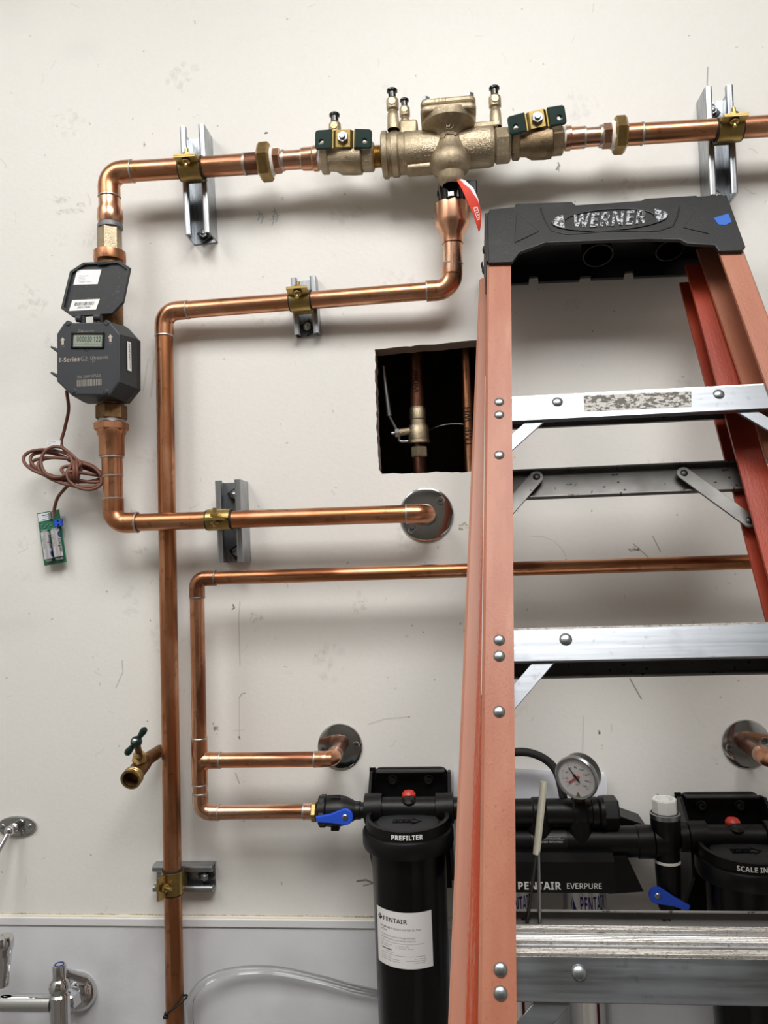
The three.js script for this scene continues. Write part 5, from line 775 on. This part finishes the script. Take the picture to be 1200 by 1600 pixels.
// ---------------------------------------------------------------- stepladder, folded and leaned on the wall
const TH = 24.664 * D2R, S1 = 1.91 / Math.cos(TH), LM = new THREE.Matrix4().makeRotationX(-TH).setPosition(0, 0, 0.2485 + S1 * Math.sin(TH)), LI = LM.clone().invert();
function lad(u, v, n) { const o = camera.position.clone().applyMatrix4(LI), d = sight(u, v).transformDirection(LI); return o.addScaledVector(d, (n - o.z) / d.z); }
let toolZ = 0;
{
  const t = thing('stepladder', 'orange fibreglass stepladder folded and leaning on the wall', 'ladder'); LM.decompose(t.position, t.quaternion, t.scale);
  const inL = (y) => 0.0775 + 0.063 * (y - S1), inR = (y) => 0.3836 - 0.061 * (y - S1), FW = 0.033;
  // C-section along y from y0 to y1; outer edge line xo(y); m = +1 flanges point right
  function rail(xo, m, w, n0, depth, y0, y1, tk = 0.0042) {
    const r = 0.003, prof = [[0, 0 - r], [r, 0], [w, 0], [w, -tk], [tk + 0.002, -tk], [tk, -tk - 0.002], [tk, -depth + tk + 0.002], [tk + 0.002, -depth + tk], [w, -depth + tk], [w, -depth], [r, -depth], [0, -depth + r]];
    const g = extrude(shape(prof.map(([x, z]) => [m * x, -z])), y1 - y0, 0); g.rotateX(-Math.PI / 2);   // shape x -> x, shape y -> -z, depth -> y
    const nn = flat(g), p = nn.attributes.position, uv = nn.attributes.uv;
    boxUV(nn);
    for (let i = 0; i < p.count; i++) { const y = y0 + p.getY(i); nn.attributes.uv.setY(i, y); p.setXYZ(i, p.getX(i) + xo(y), y, n0 - Math.abs(p.getZ(i)) * 1); }
    nn.computeVertexNormals(); return nn;
  }
  const yT = S1 + 0.285; 
  mesh('front_rail', rail((y) => inL(y) - FW, 1, FW, 0, 0.060, 0.03, yT), M.rail, t); mesh('front_rail', rail((y) => inR(y) + FW, -1, FW, 0, 0.060, 0.03, yT), M.rail, t);
  const nr = -0.066, lin = (a, b) => { const k = (b.x - a.x) / (b.y - a.y); return (y) => a.x + k * (y - a.y); };
  const RW = 0.036, rl = lin(lad(748, 455, nr), lad(700, 1600, nr)), rr = lin(lad(1066, 395, nr), lad(1121, 602, nr));
  // weathered outer strip of the rear rail: chalked pink fibre over orange
  M.railChalk = std({ roughness: 0.5, map: tex(512, (i, x, y) => { const e = 0.55 + 0.5 * (nB[i] - 0.5) + 0.3 * (nD[i] - 0.5) + 0.25 * (nE[i] - 0.5), k = step(e - 0.12, e + 0.12, x / 512); return mix(mix(hex(0xb2836d), hex(0xa86e5a), nA[i]), hex(0xae4220), k); }, true, [0.036, 0.4]) });
  const rearL = rail(rl, 1, RW, nr, 0.040, 0.03, yT - 0.02); { const p = rearL.attributes.position, uv = rearL.attributes.uv; for (let i = 0; i < p.count; i++) uv.setX(i, p.getX(i) - rl(p.getY(i))); }
  mesh('rear_rail', rearL, M.railChalk, t); mesh('rear_rail', rail((y) => rr(y) + RW, -1, RW, nr, 0.040, 0.03, yT - 0.02), M.railRear, t);
  // printed strip on the outer face of the front rail
  mesh('warning_strip', box(0.0006, 0.42, 0.022, 0, 0, 0, 0).applyMatrix4(new THREE.Matrix4().makeRotationZ(-Math.atan(0.063)).setPosition(inL(S1 - 0.16) - FW - 0.0004, S1 - 0.16, -0.032)), std({ roughness: 0.4, map: canvasTex(128, 512, (c) => { c.fillStyle = '#d9d4ce'; c.fillRect(0, 0, 128, 512); c.fillStyle = '#26262a'; for (let i = 0; i < 15; i++) c.fillRect(20, 14 + i * 33, 70 + (i * 37) % 34, 16); }) }), t);
  // steps
  const AL = TH - 7 * D2R, cA = Math.cos(AL), sA = Math.sin(AL), TD = 0.076;
  const treadPt = (n0, s0, back, up) => [n0 - back * cA + up * sA, s0 + back * sA + up * cA];
  for (let k = 0; k < 7; k++) {
    const y = S1 - 0.305 * k; if (y < 0.15) break; const n0 = -0.0045, h = 0.034, tk = 0.0025, xa = inL(y) - FW + 0.005, xb = inR(y) + FW - 0.005;
    const st = new THREE.Group(); st.name = 'step'; t.add(st);
    const run = (pts) => { const g = extrude(shape(pts), xb - xa, 0); const p = g.attributes.position; const nn = flat(g), q = nn.attributes.position; for (let i = 0; i < q.count; i++) { const n = q.getX(i), s = q.getY(i), z = q.getZ(i); q.setXYZ(i, xb - z, s, n); } nn.computeVertexNormals(); return boxUV(nn); };
    const back = treadPt(n0, y, TD, 0), down = (p, d) => [p[0] - sA * d, p[1] - cA * d];
    mesh('front_face', run([[n0, y], [n0 - 0.0022, y + 0.0004], [n0 - 0.0028, y - 0.003], [n0 - 0.0028, y - h + 0.002], [n0 - 0.007, y - h + 0.002], [n0 - 0.007, y - h - 0.0006], [n0 - 0.001, y - h - 0.0006], [n0, y - h]]), M.alu, st);
    mesh('tread', run([treadPt(n0, y, 0, 0), treadPt(n0, y, TD, 0), treadPt(n0, y, TD, -0.0028), treadPt(n0, y, 0.0, -0.0028)].map((p) => p)), M.alu, st);
    mesh('rear_face', run([treadPt(n0, y, TD, 0), treadPt(n0, y, TD, -0.020), treadPt(n0, y, TD - 0.006, -0.020), treadPt(n0, y, TD - 0.0026, -0.018), treadPt(n0, y, TD - 0.0026, 0)]), M.aluDull, st);
    for (const [b0, b1] of [[0.0005, 0.017], [0.030, 0.050], [0.060, 0.0755]]) {
      const pts = [treadPt(n0, y, b0, -0.0005)], nr2 = 5; for (let i = 0; i < nr2; i++) { const a = b0 + (b1 - b0) * i / nr2, w = (b1 - b0) / nr2; pts.push(treadPt(n0, y, a + w * 0.1, 0.0022), treadPt(n0, y, a + w * 0.7, 0.0022), treadPt(n0, y, a + w * 0.8, 0.0015), treadPt(n0, y, a + w, 0.0015)); } pts.push(treadPt(n0, y, b1, -0.0005)); mesh('tread_rib', run(pts), M.tread, st);
    }
    if (k === 2) toolZ = 1;
    if (k < 3) {                                            // rivets seen in the photograph's three steps
      const Rv = [[[871, 628], [1123, 616]], [[884, 999]], [[905, 1520]]][k];
      for (const [u, v] of Rv) { const p = lad(u, v, n0); mesh('rivet', dome(p, V(0, 0, 1), 0.0068, 0.0036), M.rivet, st); }
    }
    if (k === 0) { const g = new THREE.PlaneGeometry(1, 1, 1, 1), a = lad(912, 619, n0 + 0.0003), b = lad(1080, 609, n0 + 0.0003), c = lad(1082, 635, n0 + 0.0003); const q = [lad(913, 643, n0 + 0.0004), lad(1081, 635, n0 + 0.0004), lad(1080, 611, n0 + 0.0004), lad(912, 618, n0 + 0.0004)]; const bg = new THREE.BufferGeometry(); bg.setAttribute('position', new THREE.Float32BufferAttribute([q[0], q[1], q[2], q[0], q[2], q[3]].flatMap((p) => [p.x, p.y, p.z]), 3)); bg.setAttribute('uv', new THREE.Float32BufferAttribute([0, 0, 1, 0, 1, 1, 0, 0, 1, 1, 0, 1], 2)); bg.computeVertexNormals();
      const rs = field(512, 22, 7, 6, 991, 0.65); mesh('sticker_residue', bg, std({ roughness: 0.75, map: tex(512, (i) => { const v = rs[i]; return mix(hex(0xb5b3ae), hex(0x5b5751), step(0.47, 0.56, v)); }, true, [1, 1]) }), st, 'torn remains of a grey sticker'); }
  }
  // rivets on the front rails
  for (const [u, v] of [[780, 628], [780, 648], [780, 711], [780, 1000], [780, 1025], [780, 1112], [782, 1515], [782, 1552]]) { const p = lad(u, v, 0); mesh('rivet', dome(p, V(0, 0, 1), 0.0062, 0.0032), M.rivet, t); const q = V(inL(p.y) + inR(p.y) - p.x, p.y, 0); mesh('rivet', dome(q, V(0, 0, 1), 0.0062, 0.0032), M.rivet, t); }
  // diagonal braces
  function bar(a, b, w, tk, mat, name, ends) { const d = b.clone().sub(a), L = d.length(), g = new THREE.Shape(), r = w / 2; g.absarc(0, 0, r, Math.PI / 2, Math.PI * 1.5); g.absarc(L, 0, r, -Math.PI / 2, Math.PI / 2); g.closePath(); const e = extrude(g, tk, 0.0004); e.applyMatrix4(frameAt(a, d, V(0, 0, 1).cross(d))); const m = mesh(name, boxUV(e), mat, t); for (const p of ends) mesh('rivet', dome(p.clone().add(V(0, 0, tk)), V(0, 0, 1), 0.0048, 0.0022), M.darkSteel, m); }
  for (const [a, b, w] of [[[850, 648], [785, 706], 0.016], [[856, 1028], [786, 1110], 0.017], [[872, 1556], [790, 1652], 0.022]]) { const p = lad(a[0], a[1], -0.012), q = lad(b[0], b[1], -0.012); bar(p, q, w, 0.003, M.alu, 'diagonal_brace', []); const f = (v) => V(inL(v.y) + inR(v.y) - v.x, v.y, v.z); bar(f(q), f(p), w, 0.003, M.alu, 'diagonal_brace', []); }
  // rear cross bars with their braces
  for (const [yTop, braces] of [[lad(950, 716, nr).y, 1], [lad(950, 994, nr).y, 0], [lad(950, 1424, nr).y, 0], [lad(950, 1424, nr).y - 0.3, 0], [lad(950, 1424, nr).y - 0.6, 0]]) {
    const xa = rl(yTop) + 0.004, xb = rr(yTop) + RW - 0.004, w = xb - xa, cx = (xa + xb) / 2, g = new THREE.Group(); g.name = 'rear_cross_bar'; t.add(g);
    mesh('web', box(w, 0.038, 0.0026, 0.0006, cx, yTop - 0.019, nr - 0.032), M.aluDull, g); mesh('flange', [box(w, 0.0026, 0.012, 0.0006, cx, yTop, nr - 0.026), box(w, 0.0026, 0.008, 0.0006, cx, yTop - 0.038, nr - 0.028)], M.aluDull, g);
    if (braces) { for (const [a, b] of [[[838, 747], [786, 806]], [[1068, 741], [1170, 815]]]) { const p = lad(a[0], a[1], nr - 0.022), q = lad(b[0], b[1], nr - 0.022); bar(p, q, 0.018, 0.003, M.aluDull, 'rear_brace', [p, q]); } }
  }
  // moulded top cap
  const O = [[761, 338], [765, 327], [804, 323], [806, 318], [893, 315], [900, 320], [1000, 314], [1008, 310], [1088, 305], [1093, 309], [1132, 307], [1139, 313], [1165, 385], [1160, 391], [1123, 392], [1117, 383], [1074, 380], [1062, 374], [1008, 373], [930, 376], [852, 379], [812, 394], [801, 409], [763, 410]].map(([u, v]) => { const p = lad(u, v, 0.0065); return [p.x, p.y]; });
  const cap = new THREE.Group(); cap.name = 'top_cap'; t.add(cap);
  const xs = O.map((p) => p[0]), yTop = lad(850, 318, 0.0065).y - 0.002, x0 = lad(762, 360, 0.0065).x, x1 = lad(1139, 320, 0.0065).x, xw = lad(1163, 385, 0.0065).x, nb = -0.106;
  const fr = extrude(shape(O), 0.006, 0.0014); fr.translate(0, 0, 0.0006); const front = mesh('front_apron', boxUV(creased(fr, 0.3)), M.capPlastic, cap);
  mesh('cap_top', box(x1 - x0 - 0.004, 0.005, 0.108, 0.001, (x0 + x1) / 2, yTop - 0.004, -0.052), M.capPlastic, cap);
  const BP = [[798, 447], [826, 445], [827, 436], [840, 435], [841, 444], [857, 443], [905, 441], [906, 436], [922, 435], [923, 439], [974, 437], [976, 428], [988, 427], [990, 436], [1030, 434], [1062, 433]].map(([u, v]) => { const p = lad(u, v, nb); return [p.x, p.y]; });
  const ba = extrude(shape([[x0 + 0.002, yTop - 0.004], [x0, BP[0][1]], ...BP, [xw - 0.004, BP[15][1]], [x1, yTop - 0.004]]), 0.005, 0.0006); ba.translate(0, 0, nb); mesh('rear_apron', boxUV(ba), M.capPlastic, cap);
  for (const [x, xe, m] of [[x0 - 0.001, x0 - 0.004, -1], [x1 - 0.003, xw - 0.006, 1]]) { const yb = lad(780, 410, 0).y, yl = lad(750, 462, -0.07).y, g = extrude(shape([[-0.004, yTop - 0.006], [0.106, yTop - 0.006], [0.106, yl], [0.070, yl], [0.040, yb - 0.005], [-0.004, yb]]), 0.005, 0.0008); const q = g.attributes.position; for (let i = 0; i < q.count; i++) { const n = -q.getX(i), y = q.getY(i), z = q.getZ(i), f = (yTop - y) / (yTop - yb); q.setXYZ(i, x + (xe - x) * f * (m > 0 ? 1 : 1) + z - (m > 0 ? 0 : 0.001), y, n); } const sg = flat(g); const sp = mesh('cap_side', boxUV(sg), M.capPlastic, cap); for (const [n, dy] of [[-0.03, 0.05], [-0.075, 0.03], [-0.075, 0.055], [-0.09, 0.08]]) mesh('rivet', dome(V(x + (xe - x) * 0.7 + (m > 0 ? 0.005 : -0.001), yl + dy, n), V(m, 0, 0), 0.006, 0.003), M.darkSteel, sp); }
  // tool sockets inside the cap
  for (const [u, v, r] of [[1042, 372, 0.02], [930, 372, 0.022]]) { const p = lad(u, v, -0.05); mesh('tool_socket', lathe([[r - 0.002, 0], [r, 0], [r * 0.96, 0.045]], V(p.x, yTop - 0.05, -0.05), V(0, 1, 0), 28), M.blackPlastic, cap); }
  // relief on the apron
  const F = (u, v) => lad(u, v, 0.0066), Fp = ([u, v]) => { const p = F(u, v); return [p.x, p.y]; };
  for (const tri of [[[807, 333], [842, 362], [804, 380]], [[1086, 331], [1108, 366], [1068, 356]]]) { const g = extrude(shape(tri.map(Fp)), 0.002, 0.0008); g.translate(0, 0, 0.006); mesh('relief_panel', boxUV(g), M.capPlastic, front); }
  mesh('relief_line', [poly([[846, 330], [866, 363], [952, 361], [1048, 356], [1062, 322]].map(([u, v]) => F(u, v)), 0.0012, 8), poly([[846, 330], [845, 325]].map(([u, v]) => F(u, v)), 0.0012, 8)], M.capPlastic, front);
  const ec = F(952, 343), ex = F(1044, 337), ew = ec.distanceTo(ex), tilt = Math.atan2(ex.y - ec.y, ex.x - ec.x), eh = Math.abs(F(952, 325).y - ec.y), E2 = new THREE.Shape(); E2.absellipse(0, 0, ew, eh, 0, Math.PI * 2); const Eh = new THREE.Path(); Eh.absellipse(0, 0, ew * 0.76, eh * 0.80, 0, Math.PI * 2); E2.holes.push(Eh); const eg = extrude(E2, 0.0026, 0.0008, 40); eg.rotateZ(tilt); eg.translate(ec.x, ec.y, 0.006); mesh('emblem_ring', boxUV(eg), M.capPlastic, front);
  for (const side of [0, Math.PI]) { const cr = [], n = 16, A = 0.62; for (let i = 0; i <= n; i++) { const a = side - A + 2 * A * i / n; cr.push([ew * 0.99 * Math.cos(a), eh * 0.97 * Math.sin(a)]); } for (let i = n; i >= 0; i--) { const a = side - A + 2 * A * i / n; cr.push([ew * (0.78 + 0.18 * Math.pow(Math.abs(i / n * 2 - 1), 2)) * Math.cos(a), eh * 0.9 * Math.sin(a)]); } const pg = extrude(shape(cr), 0.0004); pg.rotateZ(tilt); pg.translate(ec.x, ec.y, 0.0085); mesh('emblem_paint', boxUV(pg), M.wornSilver, front, 'worn silver paint'); }
  const wl = letters('WERNER', eh * 1.2, 0.0014, font, 0.0003); wl.computeBoundingBox(); const ww = wl.boundingBox.max.x - wl.boundingBox.min.x, fx = ew * 1.26 / ww; wl.scale(fx, 1, 1); { const q = wl.attributes.position; for (let i = 0; i < q.count; i++) q.setX(i, q.getX(i) + 0.2 * q.getY(i)); } wl.rotateZ(tilt); wl.translate(ec.x, ec.y, 0.0066); boxUV(wl); mesh('emblem_letters', wl, M.wornSilver, front, 'raised worn letters');
  mesh('tape_scrap', extrude(shape([[1115, 341], [1138, 334], [1143, 347], [1134, 352], [1122, 351]].map(Fp)), 0.0006).translate(0, 0, 0.0066), M.blueTape, front, 'scrap of blue tape');
}
// slender metal tool standing in the gap behind the third step
{
  const t = thing('valve_key', 'pale metal tube on two thin prongs standing behind the ladder step', 'tool'), b = V(0, 0, 0), n = -0.0835, W = (u, v) => lad(u, v, n).applyMatrix4(LM), zt = W(835, 1395).z, a = at(850, 1221, zt - 0.02), m = at(838, 1335, zt - 0.008), s = px(845, 1280, zt);
  mesh('tube', [lathe([[s(4.5), 0], [s(5.6), 0], [s(5.8), m.distanceTo(a)], [s(3.5), m.distanceTo(a)], [s(3.5), m.distanceTo(a) - 0.004], [0.0003, m.distanceTo(a) - 0.004]], m, dirOf(m, a), 20)], M.stem, t);
  mesh('prong', cyl(at(839, 1325, zt - 0.008), W(823, 1436).add(V(0, -0.004, 0)), s(2.6), s(2.6), 12), M.darkSteel, t); mesh('prong', cyl(at(841, 1325, zt - 0.008), W(843, 1436).add(V(0, -0.004, 0)), s(2.6), s(2.6), 12), M.steel, t); settle(t);
}
renderer.render(scene, camera);
